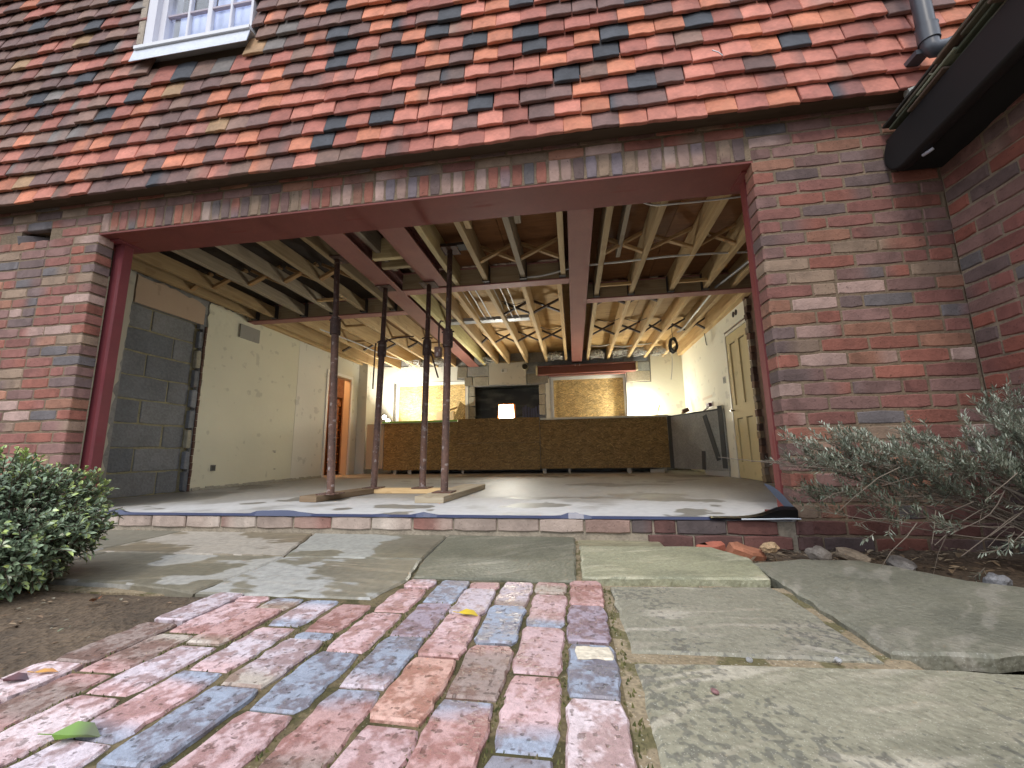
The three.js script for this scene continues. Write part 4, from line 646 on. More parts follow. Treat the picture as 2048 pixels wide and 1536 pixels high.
// ---------------------------------------------------------------- exposed floor structure overhead
{
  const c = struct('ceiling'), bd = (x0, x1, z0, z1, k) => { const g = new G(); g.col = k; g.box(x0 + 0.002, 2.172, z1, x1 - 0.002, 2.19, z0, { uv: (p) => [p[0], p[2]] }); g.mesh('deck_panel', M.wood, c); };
  const lid = new G(); lid.col = [0.2, 0.15, 0.1]; lid.box(-5.2, 2.2, -5.5, 1.1, 2.24, -0.1); lid.mesh('upper_floor', M.wood, c);
  for (const [x0, x1] of [[-4.93, -4.1], [-4.1, -3.3], [-3.3, -2.4], [-2.4, -1.6], [-1.6, -0.95], [-0.95, -0.2], [-0.2, 0.4], [0.4, 0.88]]) for (const [z0, z1] of [[-0.28, -1.2], [-1.2, -2.05], [-2.05, -3.3], [-3.3, -4.3], [-4.3, -5.12]]) {
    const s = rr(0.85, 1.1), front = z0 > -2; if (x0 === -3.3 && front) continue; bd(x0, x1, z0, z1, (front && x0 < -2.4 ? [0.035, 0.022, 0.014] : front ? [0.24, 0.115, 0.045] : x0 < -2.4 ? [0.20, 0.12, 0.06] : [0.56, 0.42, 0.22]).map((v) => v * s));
  }
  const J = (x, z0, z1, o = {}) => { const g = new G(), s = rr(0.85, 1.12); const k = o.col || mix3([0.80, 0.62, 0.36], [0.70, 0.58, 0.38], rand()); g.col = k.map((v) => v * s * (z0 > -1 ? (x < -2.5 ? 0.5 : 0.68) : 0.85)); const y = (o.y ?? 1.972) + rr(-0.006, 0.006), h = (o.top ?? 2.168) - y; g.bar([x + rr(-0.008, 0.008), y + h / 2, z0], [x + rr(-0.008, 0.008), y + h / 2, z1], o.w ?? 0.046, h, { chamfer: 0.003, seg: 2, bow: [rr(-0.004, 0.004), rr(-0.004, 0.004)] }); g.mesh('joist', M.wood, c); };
  const FZ = -0.29, gw = [0.50, 0.46, 0.40];
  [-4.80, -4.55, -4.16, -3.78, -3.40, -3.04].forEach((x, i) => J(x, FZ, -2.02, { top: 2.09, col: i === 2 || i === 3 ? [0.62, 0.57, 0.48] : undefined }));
  J(-2.63, FZ, -1.1, { col: gw, y: 2.01 });
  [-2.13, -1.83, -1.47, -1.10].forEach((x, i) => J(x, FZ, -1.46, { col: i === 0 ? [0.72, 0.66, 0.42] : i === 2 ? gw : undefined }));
  J(-1.77, FZ, -0.5, { y: 2.0 }); J(-1.40, FZ, -0.5, { y: 2.01, col: gw });
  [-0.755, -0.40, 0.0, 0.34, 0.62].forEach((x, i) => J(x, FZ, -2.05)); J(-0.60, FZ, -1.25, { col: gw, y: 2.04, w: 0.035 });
  [-4.72, -4.35, -3.97, -3.60, -3.24].forEach((x) => J(x, -2.04, -5.1)); J(-4.88, -2.04, -5.1);
  [-2.66, -2.42, -2.20, -1.855, -1.495, -1.13].forEach((x, i) => J(x, -1.48, -5.1, { col: i === 0 ? [0.78, 0.78, 0.46] : undefined, w: i === 0 ? 0.06 : 0.046 }));
  [-0.76, -0.40, -0.04, 0.25, 0.56].forEach((x) => J(x, -2.06, -5.1)); J(0.84, -2.06, -5.1, { w: 0.08 });
  const trim = (x0, x1, z, k) => { const g = new G(); g.col = k; g.bar([x0, 2.06, z], [x1, 2.06, z], 0.05, 0.18); g.mesh('trimmer', M.wood, c); };
  trim(-2.68, -2.41, -0.78, [0.62, 0.56, 0.36]); trim(-2.68, -2.41, -0.95, [0.4, 0.36, 0.25]);
  // herringbone strutting: dark steel in the rear bays, slim timber in the front bays
  const X = (x0, x1, z, m, k, w = 0.022, h = 0.012) => { for (const s of [0, 1]) { const g = new G(); if (k) g.col = k; g.bar([x0 + 0.02, s ? 1.995 : 2.15, z + s * 0.03], [x1 - 0.02, s ? 2.15 : 1.995, z + s * 0.03], w, h); g.mesh('strut', m, c); } };
  const steelStrut = flat(0.045, 0.025, 0.016, 0.7), row = (xs, z, m, k, w, h) => { for (let i = 0; i < xs.length - 1; i++) X(xs[i], xs[i + 1], z, m, k, w, h); };
  row([-1.855, -1.495, -1.13], -2.45, steelStrut, null, 0.045, 0.02); row([-2.42, -2.20, -1.855, -1.495, -1.13], -3.68, steelStrut, null, 0.045, 0.02); row([-0.76, -0.40, -0.04, 0.25, 0.56, 0.84], -3.55, steelStrut, null, 0.045, 0.02); row([-0.76, -0.40, -0.04], -2.3, steelStrut, null, 0.045, 0.02);
  row([-4.72, -4.35, -3.97, -3.60, -3.24], -3.7, steelStrut, null, 0.045, 0.02);
  row([-4.80, -4.55, -4.16, -3.78, -3.40, -3.04], -1.12, M.wood, [0.36, 0.24, 0.12], 0.045, 0.028); row([-1.83, -1.47, -1.10], -1.05, M.wood, [0.42, 0.30, 0.16], 0.04, 0.025); row([-0.755, -0.40, 0.0, 0.34, 0.62], -1.08, M.wood, [0.5, 0.36, 0.2], 0.04, 0.025);
  for (const [x0, x1, z] of [[-3.97, -3.60, -2.5], [-3.60, -3.24, -3.1], [-3.78, -3.40, -1.6], [-0.76, -0.40, -1.75], [0.0, 0.34, -1.8], [-3.24, -2.95, -3.5], [-4.35, -3.97, -3.2]]) { const g = new G(); g.col = [0.66, 0.50, 0.28]; g.bar([x0 + 0.025, 2.0, z], [x1 - 0.025, 2.0, z], 0.03, 0.03); g.mesh('nogging', M.wood, c); }
  const hg = new G(); for (const [x, z] of [[-4.80, -1.98], [-4.55, -1.98], [-4.16, -1.98], [-3.78, -1.98], [-3.40, -1.98], [-3.04, -1.98], [-1.83, -1.41], [-1.47, -1.41], [-1.10, -1.41], [-0.755, -2.0], [-0.40, -2.0], [0.0, -2.0], [0.34, -2.0]]) { const h = new G(); h.box(x - 0.033, 1.962, z - 0.03, x - 0.029, 2.13, z + 0.06); h.box(x + 0.029, 1.962, z - 0.03, x + 0.033, 2.13, z + 0.06); h.box(x - 0.029, 1.960, z - 0.02, x + 0.029, 1.963, z + 0.06); h.mesh('joist_hanger', flat(0.06, 0.05, 0.045, 0.7, 0.3), c); }
}
// ---------------------------------------------------------------- props and planks
{
  const prop = (foot, topX, topY, collarY, label, parts) => {
    const [x, y, z] = foot, t = thing('steel_prop', label, 'prop', foot, 'rusty adjustable props holding up the floor'), H = topY - y, lx = topX - x, P = (h, dx = 0, dz = 0) => [lx * h / H + dx, h, dz];
    const g = new G(); g.tube([P(0.008), P(collarY - y)], 0.029, 14, { col: (f) => mix3([1.65, 1.72, 1.75], [0.75, 0.68, 0.62], sm(0, 0.7, f)) }); g.mesh('outer_tube', M.rust, t);
    const i = new G(); i.col = [0.55, 0.45, 0.4]; i.tube([P(collarY - y), P(H - 0.008)], 0.0225, 14); i.mesh('inner_tube', M.rust, t);
    const c = new G(); c.col = [0.5, 0.45, 0.42]; c.tube([P(collarY - y - 0.10), P(collarY - y - 0.09), P(collarY - y + 0.02), P(collarY - y + 0.05)], (f) => (f > 0.9 ? 0.033 : 0.041), 14); c.mesh('collar', M.rust, t);
    const b = new G(); b.col = [1.2, 1.1, 1.1]; b.box(-0.075, 0, -0.075, 0.075, 0.008, 0.075); b.mesh('base_plate', M.rust, t);
    const p = new G(); p.col = [0.6, 0.5, 0.45]; p.box(lx - 0.075, H - 0.008, -0.075, lx + 0.075, H, 0.075); p.mesh('head_plate', M.rust, t);
    for (const q of parts) { const h = new G(); h.col = [0.45, 0.38, 0.35]; h.tube(q.map((v) => P(v[1], v[0], v[2] ?? 0.04)), 0.007, 7); h.mesh('handle', M.rust, t); }
  };
  const pinBar = (h) => [[-0.05, h, 0.0], [0.0, h, 0.04], [0.05, h, 0.0]];
  prop([-2.925, 0.047, -0.735], -2.985, 1.985, 1.42, 'left front rusty prop standing on the short left hand plank', [pinBar(1.40)]);
  prop([-2.86, 0.043, -1.30], -2.818, 1.948, 1.36, 'rusty prop under the long red beam with a rod hanging down from its collar', [[[-0.045, 1.34], [-0.05, 1.30], [-0.048, 0.90]], [[0.05, 1.36], [0.16, 1.38], [0.33, 1.385]], pinBar(1.36)]);
  prop([-2.40, 0.043, -1.30], -2.375, 1.948, 1.35, 'rusty prop under the end of the short red beam with a lever slanting right', [[[0.03, 1.28], [0.06, 1.2], [0.13, 0.98]], pinBar(1.37)]);
  prop([-2.06, 0.047, -0.87], -2.035, 2.05, 1.30, 'front rusty prop on the right hand plank, with a handle loop at its collar', [[[-0.03, 1.36], [-0.05, 1.365], [-0.065, 1.34], [-0.065, 1.22], [-0.06, 1.15]], pinBar(1.28)]);
  const pt = new G(); pt.box(-2.15, 2.052, -0.90, -1.86, 2.075, -0.80); tag(pt.mesh('head_board', flat(0.035, 0.025, 0.02, 0.8)), 'dark packing board across the head of the right hand front prop', 'board');
  const bk = new G(); bk.box(-0.085, 1.07, -0.01, -0.035, 1.15, 0.04); bk.mesh('handle_block', M.rust, scene.getObjectByName('steel_prop_003'));
  const plank = (a, b, w, h, col, label) => { const g = new G(); g.col = col; g.bar(a, b, w, h, { chamfer: 0.003 }); tag(g.mesh('plank', M.wood), label, 'plank'); };
  plank([-3.02, 0.024, -0.60], [-2.88, 0.024, -1.36], 0.16, 0.044, [0.30, 0.24, 0.18], 'dark weathered plank under the foot of the left front prop');
  plank([-2.075, 0.024, -0.575], [-2.02, 0.024, -1.68], 0.215, 0.044, [0.52, 0.49, 0.42], 'grey scaffold plank pointing into the room under the right front prop');
  plank([-2.93, 0.021, -1.30], [-2.145, 0.021, -1.29], 0.13, 0.04, [0.95, 0.76, 0.48], 'pale timber lying crosswise under the two middle props');
}
// ---------------------------------------------------------------- covered kitchen units
{
  const ZF = -4.42, t = thing('covered_units', 'long run of kitchen units boxed in with dark strand board panels', 'cabinet');
  const pnl = (x0, x1, y0, y1, k, z = ZF) => { const g = new G(); g.col = k; g.box(x0 + 0.003, y0, z - 0.014, x1 - 0.003, y1, z); g.mesh('panel', M.osb, t); };
  pnl(-4.30, -2.98, 0.07, 0.865, [0.52, 0.48, 0.38]); pnl(-2.98, -1.60, 0.065, 0.50, [0.48, 0.44, 0.36], ZF + 0.016); pnl(-2.98, -1.60, 0.502, 0.905, [0.47, 0.43, 0.35], ZF + 0.016); pnl(-1.60, 0.40, 0.075, 0.86, [0.50, 0.45, 0.36]);
  const wt = new G(); wt.box(-4.42, 0.862, -5.09, -2.99, 0.892, ZF + 0.02); wt.box(-1.59, 0.858, -5.09, 0.42, 0.888, ZF + 0.02); wt.mesh('worktop', flat(0.72, 0.70, 0.58, 0.4), t);
  const cb = new G(); cb.col = [0.55, 0.55, 0.52]; cb.box(-4.40, 0.10, -5.05, 0.40, 0.855, ZF - 0.02); cb.mesh('carcass', M.block, t);
  const mt = new G(); mt.box(-4.33, 0.892, ZF - 0.2, -2.99, 0.896, ZF + 0.022); mt.box(-4.33, 0.868, ZF + 0.0205, -2.99, 0.892, ZF + 0.0225); mt.mesh('masking_tape', flat(0.28, 0.62, 0.10, 0.6), t);
  const ep = new G(); ep.box(-4.62, 0.09, ZF - 0.02, -4.31, 0.86, ZF - 0.005); ep.mesh('end_panel', flat(0.36, 0.33, 0.27, 0.8), t);
  for (const x of [-4.12, -3.86, -2.92, -1.57, -1.16, -0.25, 0.31]) { const f = new G(); f.box(x, 0, ZF - 0.05, x + rr(0.03, 0.07), 0.072, ZF - 0.02); f.mesh('foot', flat(0.45, 0.42, 0.35, 0.8), t); }
  const pk = new G(); pk.box(0.10, 0, ZF - 0.06, 0.33, 0.05, ZF - 0.02); pk.mesh('foot', flat(0.45, 0.42, 0.36, 0.8), t);
  const f = thing('grey_board', 'grey hardboard sheet leaning across the corner at the right end of the kitchen units', 'board', [0.42, 0, ZF + 0.01]), gb = new G(), Q = 1.19; f.rotation.y = -1.19; gb.col = [0.38, 0.39, 0.37]; gb.box(0.0, 0.07, -0.006, Q, 0.86, 0.006); gb.mesh('sheet', M.block, f);
  const ln = new G(); ln.box(-0.02, 0.06, 0.0075, 0.07, 0.87, 0.014); ln.box(Q - 0.10, 0.10, 0.0075, Q - 0.02, 0.90, 0.014); ln.bar([Q - 0.36, 0.80, 0.011], [Q - 0.16, 0.20, 0.011], 0.08, 0.006, { up: [0, 0, 1] }); ln.bar([Q - 0.46, 0.07, 0.011], [Q - 0.44, 0.32, 0.011], 0.07, 0.006, { up: [0, 0, 1] }); ln.box(0.07, 0.845, 0.0075, Q - 0.1, 0.865, 0.014); ln.mesh('dark_smear', flat(0.07, 0.075, 0.075, 0.8), f);
  const lw = new G(); lw.box(Q - 0.46, 0, -0.03, Q - 0.02, 0.065, 0.0); lw.mesh('plinth_piece', flat(0.45, 0.45, 0.42), f);
  const bx = thing('cardboard_box', 'open cardboard box standing on the ledge of the left rear window', 'box', [-3.38, 0.896, -5.0]), cd = flat(0.56, 0.42, 0.24, 0.85), k1 = new G(); k1.box(-0.17, 0, -0.10, 0.17, 0.20, 0.08); k1.mesh('body', cd, bx);
  const fl1 = new G(); fl1.bar([-0.03, 0.22, -0.08], [0.26, 0.31, -0.08], 0.16, 0.008); fl1.mesh('flap', cd, bx); const mk = new G(); mk.box(-0.035, 0.105, 0.0805, 0.03, 0.112, 0.081); mk.box(-0.02, 0.125, 0.0805, 0.0, 0.135, 0.081); mk.mesh('printed_mark', flat(0.12, 0.08, 0.05), bx);
  const ob = new G(); ob.bar([-3.17, 0.90, -4.97], [-3.06, 1.24, -5.04], 0.22, 0.014, { up: [1, 0, 0.4] }); tag(ob.mesh('offcut', M.osb), 'narrow strand board offcut leaning in the corner of the left rear window', 'board');
}
// ---------------------------------------------------------------- work lights
const WARM = new THREE.Color(1.0, 0.96, 0.83), LAMP = 0.85;
{
  const glow = (k) => new THREE.MeshStandardMaterial({ color: 0x000000, emissive: WARM, emissiveIntensity: k });
  const c = thing('work_light', 'glaring square work light with an orange rim above the middle of the units', 'work light', [-2.18, 0.90, -4.62]);
  const r = new G(); r.box(-0.145, 0, -0.06, 0.145, 0.26, -0.012); r.bar([-0.142, 0, 0.005], [-0.128, 0.255, 0.005], 0.018, 0.05, { up: [0, 0, 1] }); r.bar([0.142, 0, 0.005], [0.128, 0.255, 0.005], 0.018, 0.05, { up: [0, 0, 1] }); r.bar([-0.128, 0.255, 0.005], [0.128, 0.255, 0.005], 0.05, 0.02); r.mesh('housing', flat(0.75, 0.25, 0.04, 0.5), c);
  const l = new G(); l.box(-0.126, 0.02, -0.011, 0.126, 0.241, -0.006); l.mesh('lens', glow(14), c);
  const a = new THREE.RectAreaLight(WARM, 120 * LAMP, 0.25, 0.22); a.position.set(-2.18, 1.03, -4.60); a.lookAt(-2.18, 1.25, 0); scene.add(a);
  const w2 = thing('work_light', 'twin-head work light beside the left rear window, shining at the boards', 'work light', [-4.40, 0.90, -4.72]);
  for (const [x, y] of [[-0.035, 0.10], [0.035, 0.03]]) { const h = new G(); h.tube([[x, y, 0.03], [x, y, 0.0], [x, y, -0.03]], (f) => 0.03 + 0.02 * (1 - f), 12); const hm = h.mesh('head', M.darkPlastic, w2); const b = new G(); b.tube([[x, y, 0.031], [x, y, 0.036]], 0.042, 12); b.mesh('lens', glow(5), w2); }
  const s2 = new G(); s2.tube([[0, 0, 0], [0, 0.1, -0.02]], 0.01, 8); s2.mesh('stand', M.darkPlastic, w2);
  const p2 = new THREE.SpotLight(WARM, 7 * LAMP, 0, 1.56, 1, 2); p2.position.set(-4.33, 1.03, -4.60); p2.target.position.set(-3.8, 1.7, -4.95); p2.castShadow = true; p2.shadow.radius = 3; scene.add(p2, p2.target);
  const w3 = thing('work_light', 'orange-framed work light lighting the white wall at the right end of the units', 'work light', [0.08, 0.888, -4.98]), o = new G();
  o.tube([[0.27, 0, 0.12], [0.28, 0.09, 0.10], [0.32, 0.20, 0.08]], 0.010, 8); o.tube([[0.27, 0.02, 0.13], [0.23, 0.07, 0.12], [0.27, 0.13, 0.10]], 0.008, 8); o.tube([[0.08, 0.004, 0.02], [0.27, 0.006, 0.12]], 0.008, 8); o.mesh('frame', flat(0.85, 0.42, 0.05, 0.5), w3);
  const hd = new G(); hd.bar([-0.10, -0.002, 0.0], [0.09, -0.002, 0.0], 0.10, 0.02, { up: [0, 1, 0] }); hd.mesh('housing', M.darkPlastic, w3); const ln = new G(); ln.box(-0.09, 0.009, -0.04, 0.08, 0.013, 0.04); ln.mesh('lens', glow(8), w3);
  const p3 = new THREE.PointLight(WARM, 2.1 * LAMP, 0, 2); p3.position.set(0.08, 0.97, -4.98); p3.castShadow = true; p3.shadow.radius = 2; scene.add(p3);
  const tr = thing('hand_tool', 'small brown hand tool left on top of the grey board', 'tool', [0.585, 0.862, -3.99]), th = new G(); th.bar([-0.05, 0.03, 0], [0.03, 0.06, 0], 0.05, 0.06); th.mesh('body', flat(0.14, 0.07, 0.04, 0.6), tr); const tg = new G(); tg.bar([-0.06, 0.0, 0], [-0.03, 0.06, 0], 0.03, 0.03); tg.mesh('handle', flat(0.45, 0.28, 0.14, 0.7), tr);
}
{ // store beyond the open doorway in the left wall
  const d = thing('doorway', 'white-framed open doorway in the left wall leading to an orange-brown store', 'doorway', [-4.93, 0, -4.02]), f = new G();
  f.box(0.0, 0, 0.335, 0.018, 1.70, 0.385); f.box(0.0, 0, -0.385, 0.018, 1.70, -0.335); f.box(0.0, 1.655, -0.335, 0.018, 1.70, 0.335); f.mesh('architrave', M.white, d);
  const l = new G(); l.box(-0.11, 0, -0.345, 0.0, 1.665, -0.325); l.box(-0.11, 0, 0.325, 0.0, 1.665, 0.345); l.box(-0.11, 1.645, -0.325, 0, 1.665, 0.325); l.mesh('lining', flat(0.50, 0.42, 0.31, 0.5), d);
  const w = struct('store_room'), g = new G(); g.box(-6.6, 0, -5.5, -6.55, 2.2, -3.2); g.box(-6.55, 0, -3.25, -5.04, 2.2, -3.2); g.box(-6.55, 2.16, -5.5, -5.04, 2.2, -3.25); g.mesh('store_wall', flat(0.62, 0.36, 0.18, 0.8), w);
  const s = thing('shelving', 'dark wooden shelving with orange boards seen through the left doorway', 'shelf', [-5.30, 0, -4.68]), dk = flat(0.12, 0.05, 0.015, 0.5), up = new G(); up.box(-0.02, 0, 0.36, 0.02, 1.38, 0.40); up.box(-0.02, 0, -0.02, 0.02, 1.38, 0.02); up.box(-0.02, 1.34, 0.02, 0.02, 1.38, 0.36); up.mesh('upright', dk, s);
  for (let k = 0; k < 9; k++) { const q = new G(); q.box(-0.16, 0.06 + k * 0.145, 0.025, 0.02, 0.075 + k * 0.145, 0.355); q.mesh('shelf', flat(0.75, 0.36, 0.10, 0.6), s); }
  const bk = new G(); bk.box(-0.20, 0, -0.05, -0.17, 1.38, 0.42); bk.mesh('back', flat(0.30, 0.12, 0.04, 0.7), s);
  const dl = thing('timber_board', 'amber timber board standing upright inside the left doorway', 'board', [-5.2, 0, -4.76]), dg = new G(); dg.col = [0.85, 0.50, 0.16]; dg.box(-0.02, 0.0, -0.07, 0.01, 1.36, 0.06); dg.mesh('board', M.wood, dl);
  const sl = new THREE.PointLight(new THREE.Color(1, 0.62, 0.30), 2.2 * LAMP, 0, 2); sl.position.set(-5.7, 1.95, -3.9); sl.castShadow = true; scene.add(sl);
  const bu = thing('store_bulb', 'bare bulb lighting the store beyond the left doorway', 'bulb', [-5.7, 1.97, -3.9]), bb = new G(); bb.tube([[0, -0.03, 0], [0, 0, 0], [0, 0.03, 0]], (q) => 0.032 * Math.sin(0.4 + q * 2.3), 10); bb.mesh('glass', glowOf(6), bu); const bc = new G(); bc.tube([[0, 0.03, 0], [0, 0.19, 0]], 0.008, 6); bc.mesh('flex', M.white, bu);
}
function glowOf(k) { return new THREE.MeshStandardMaterial({ color: 0x000000, emissive: new THREE.Color(1, 0.62, 0.3), emissiveIntensity: k }); }
// ---------------------------------------------------------------- pipes, cables and wires in the floor void
{
  const ORD = ['first', 'second', 'third', 'fourth', 'fifth', 'sixth', 'seventh'], wht = flat(0.52, 0.52, 0.50, 0.4), gry = flat(0.30, 0.31, 0.33, 0.5), dk = flat(0.03, 0.03, 0.03, 0.5);
  const line = (pts, r, m, name, label, cat, group) => { const c = new THREE.CatmullRomCurve3(pts.map((p) => V(...p))), q = c.getPoints(pts.length * 6).map((v) => v.toArray()); const g = new G(); g.tube(q, r, 7); return tag(g.mesh(name, m), label, cat, group); };
  for (let i = 0; i < 6; i++) { const x = -2.19 + i * 0.075 + (i > 2 ? 0.12 : 0); line([[x, 2.06, -1.5], [x + 0.01, 2.05, -2.0], [x + 0.02, 2.02, -2.58], [x + 0.05, 2.00, -2.62]], 0.008, wht, 'heating_pipe', `thin white plastic pipe, ${ORD[i]} from the left in the bunch behind the middle cross beam`, 'pipe', 'bunch of white pipes between the joists'); }
  const tray = new G(); tray.box(-2.70, 2.0, -2.72, -1.55, 2.012, -2.60); tray.box(-2.70, 2.012, -2.60, -1.55, 2.04, -2.597); tag(tray.mesh('cable_tray', gry), 'grey channel crossing under the joists at the ends of the white pipes', 'cable tray');
  line([[-1.46, 1.99, -1.40], [-1.30, 1.975, -1.36], [-0.95, 2.0, -1.28], [-0.60, 1.985, -1.22], [-0.2, 1.98, -1.18], [0.15, 1.985, -1.2], [0.5, 2.02, -1.3]], 0.009, wht, 'cable', 'white cable sagging across the front joists right of the middle red beam', 'cable');
  line([[-0.62, 2.05, -0.33], [-0.5, 1.972, -0.36], [-0.3, 1.962, -0.37], [-0.1, 1.968, -0.38], [0.15, 1.975, -0.38]], 0.006, wht, 'cable', 'thin white cable running along just behind the lintel at its right end', 'cable');
  line([[0.45, 1.975, -2.12], [0.46, 1.972, -2.8], [0.465, 1.97, -3.45], [0.43, 1.965, -3.52]], 0.012, wht, 'conduit', 'white conduit running back under the rear joists near the right wall', 'pipe');
  line([[0.60, 1.985, -1.0], [0.52, 1.99, -1.6], [0.45, 1.99, -2.0]], 0.012, gry, 'conduit', 'grey conduit slanting through the front bay near the right post', 'pipe');
  line([[-4.35, 1.99, -2.4], [-4.2, 1.98, -3.2], [-4.12, 1.975, -4.0], [-3.9, 1.98, -4.6]], 0.010, wht, 'cable', 'white cable slung below the rear joists on the left behind the props', 'cable');
  for (let i = 0; i < 7; i++) line([[-4.3 + i * 0.12, 2.0, -2.12], [-3.9 + i * 0.12, 2.0 + 0.01 * (i % 2), -2.12 - 0.015 * (i % 3)]], 0.007, wht, 'heating_pipe', `short white pipe, ${ORD[i]} from the left of those close behind the left cross beam`, 'pipe', 'white pipes behind the left cross beam');
  let k3 = 0; for (const [x, y, z] of [[-0.58, 2.02, -4.3], [-0.2, 2.0, -4.35], [0.1, 2.01, -4.3]]) line([[x - 0.16, y + 0.02, z], [x, y, z + 0.02], [x + 0.16, y + 0.02, z]], 0.013, wht, 'conduit', `white conduit length, ${ORD[k3++]} from the left of three crossing between the rear right joists`, 'pipe', 'white conduits in the rear right bays');
  // tangles of cable ends above the rear wall
  let n = 0; for (const [x, label] of [[-2.55, 'tangle of white cable ends left of the plastered duct'], [-1.33, 'tangle of white cable ends left of the middle red beam'], [-0.60, 'tangle of white cable ends right of the middle red beam'], [-0.20, 'loose white cable loops over the short rear lintel'], [0.14, 'white cable loops above the exposed blocks at right'], [0.48, 'thick nest of white cables in the rear right corner'], [-3.45, 'tangle of white cables over the left rear window'], [-3.95, 'white cable tangle above the rear left corner of the room']]) {
    const g = new G(); for (let i = 0; i < 13; i++) { const q = [[x + rr(-0.08, 0.08), 2.12, -4.98 + rr(-0.05, 0.1)]]; for (let k = 0; k < 4; k++) q.push([x + rr(-0.15, 0.15), 2.06 - rr(0, 0.11), -4.9 + rr(-0.1, 0.22)]); const c = new THREE.CatmullRomCurve3(q.map((p) => V(...p))).getPoints(16).map((v) => v.toArray()); g.tube(c, 0.0045, 5); } tag(g.mesh('cable_tangle', i3(n++)), label, 'cables');
  }
  function i3(k) { return k % 2 ? wht : flat(0.48, 0.48, 0.47, 0.5); }
  const coil = thing('cable_coil', 'black coil of cable hanging by a wire near the right wall', 'cable coil', [0.385, 1.80, -3.6]), cg = new G();
  for (let i = 0; i < 6; i++) { const q = []; for (let k = 0; k <= 26; k++) { const a = k / 26 * 6.283, r = 0.075 + 0.008 * Math.sin(i * 2.1 + 3 * a); q.push([r * 0.62 * Math.cos(a) + 0.006 * Math.sin(i * 5), 1.25 * r * Math.sin(a), 0.02 * Math.sin(a + i) + 0.012 * (i - 3)]); } cg.tube(q, 0.010, 6); } cg.mesh('loops', dk, coil); const cw = new G(); cw.tube([[0, 0.09, 0], [-0.01, 0.2, 0.01], [0.0, 0.3, 0]], 0.004, 5); cw.mesh('hanger', dk, coil);
  line([[0.68, 2.05, -4.95], [0.70, 1.9, -5.05], [0.69, 1.72, -5.075], [0.66, 1.55, -5.07]], 0.005, gry, 'wire', 'single grey wire dangling down the white rear wall', 'wire');
  line([[0.84, 2.0, -3.7], [0.855, 1.9, -3.72], [0.862, 1.82, -3.72], [0.862, 1.80, -3.70]], 0.006, dk, 'wire', 'short black wire dangling at the top of the right wall', 'wire');
  let k4 = 0; for (const [a, b] of [[-1.8, -2.05], [-1.45, -3.1], [-0.7, -2.9], [-0.35, -2.95]]) line([[a, 2.02, b], [a + 0.15, 1.985, b - 0.03], [a + 0.32, 2.03, b - 0.02]], 0.004, dk, 'wire', `thin dark wire looped between rear joists, ${ORD[k4++]} from the left of four`, 'wire', 'dark wires looped between joists');
}
// ---------------------------------------------------------------- plants
const leafMat = (r) => new THREE.MeshPhysicalMaterial({ vertexColors: true, roughness: r, side: THREE.DoubleSide, transmission: 0.0 });
// a leaf folded along its midrib: base p, direction d, normal n
function leaf(g, p, d, n, L, Wd, col, tipCol) {
  const s = n.clone().cross(d).normalize(), at = (u, v, w) => p.clone().addScaledVector(d, u * L).addScaledVector(s, v * Wd).addScaledVector(n, w * Wd).toArray();
  const b = at(0, 0, 0), m1 = at(0.35, 0, -0.10), m2 = at(0.72, 0, -0.14), t = at(1, 0, -0.30), l1 = at(0.30, 0.46, 0.10), l2 = at(0.68, 0.36, 0.04), r1 = at(0.30, -0.46, 0.10), r2 = at(0.68, -0.36, 0.04);
  const nn = n.toArray(), U = [0, 0], c = col, e = tipCol || col;
  const tr = (A, B, C, ca, cb, cc, side) => { const q = n.clone().addScaledVector(s, side * -0.35).normalize().toArray(); g.tri(A, B, C, q, q, q, U, U, U, ca, cb, cc); };
  tr(b, m1, l1, c, c, c, 1); tr(l1, m1, m2, c, c, e, 1); tr(l1, m2, l2, c, e, e, 1); tr(l2, m2, t, e, e, e, 1);
  tr(b, r1, m1, c, c, c, -1); tr(r1, m2, m1, c, e, c, -1); tr(r1, r2, m2, c, e, e, -1); tr(r2, t, m2, e, e, e, -1);
}
const rv = () => { let v; do v = V(rr(-1, 1), rr(-1, 1), rr(-1, 1)); while (v.lengthSq() > 1 || v.lengthSq() < 0.01); return v.normalize(); };
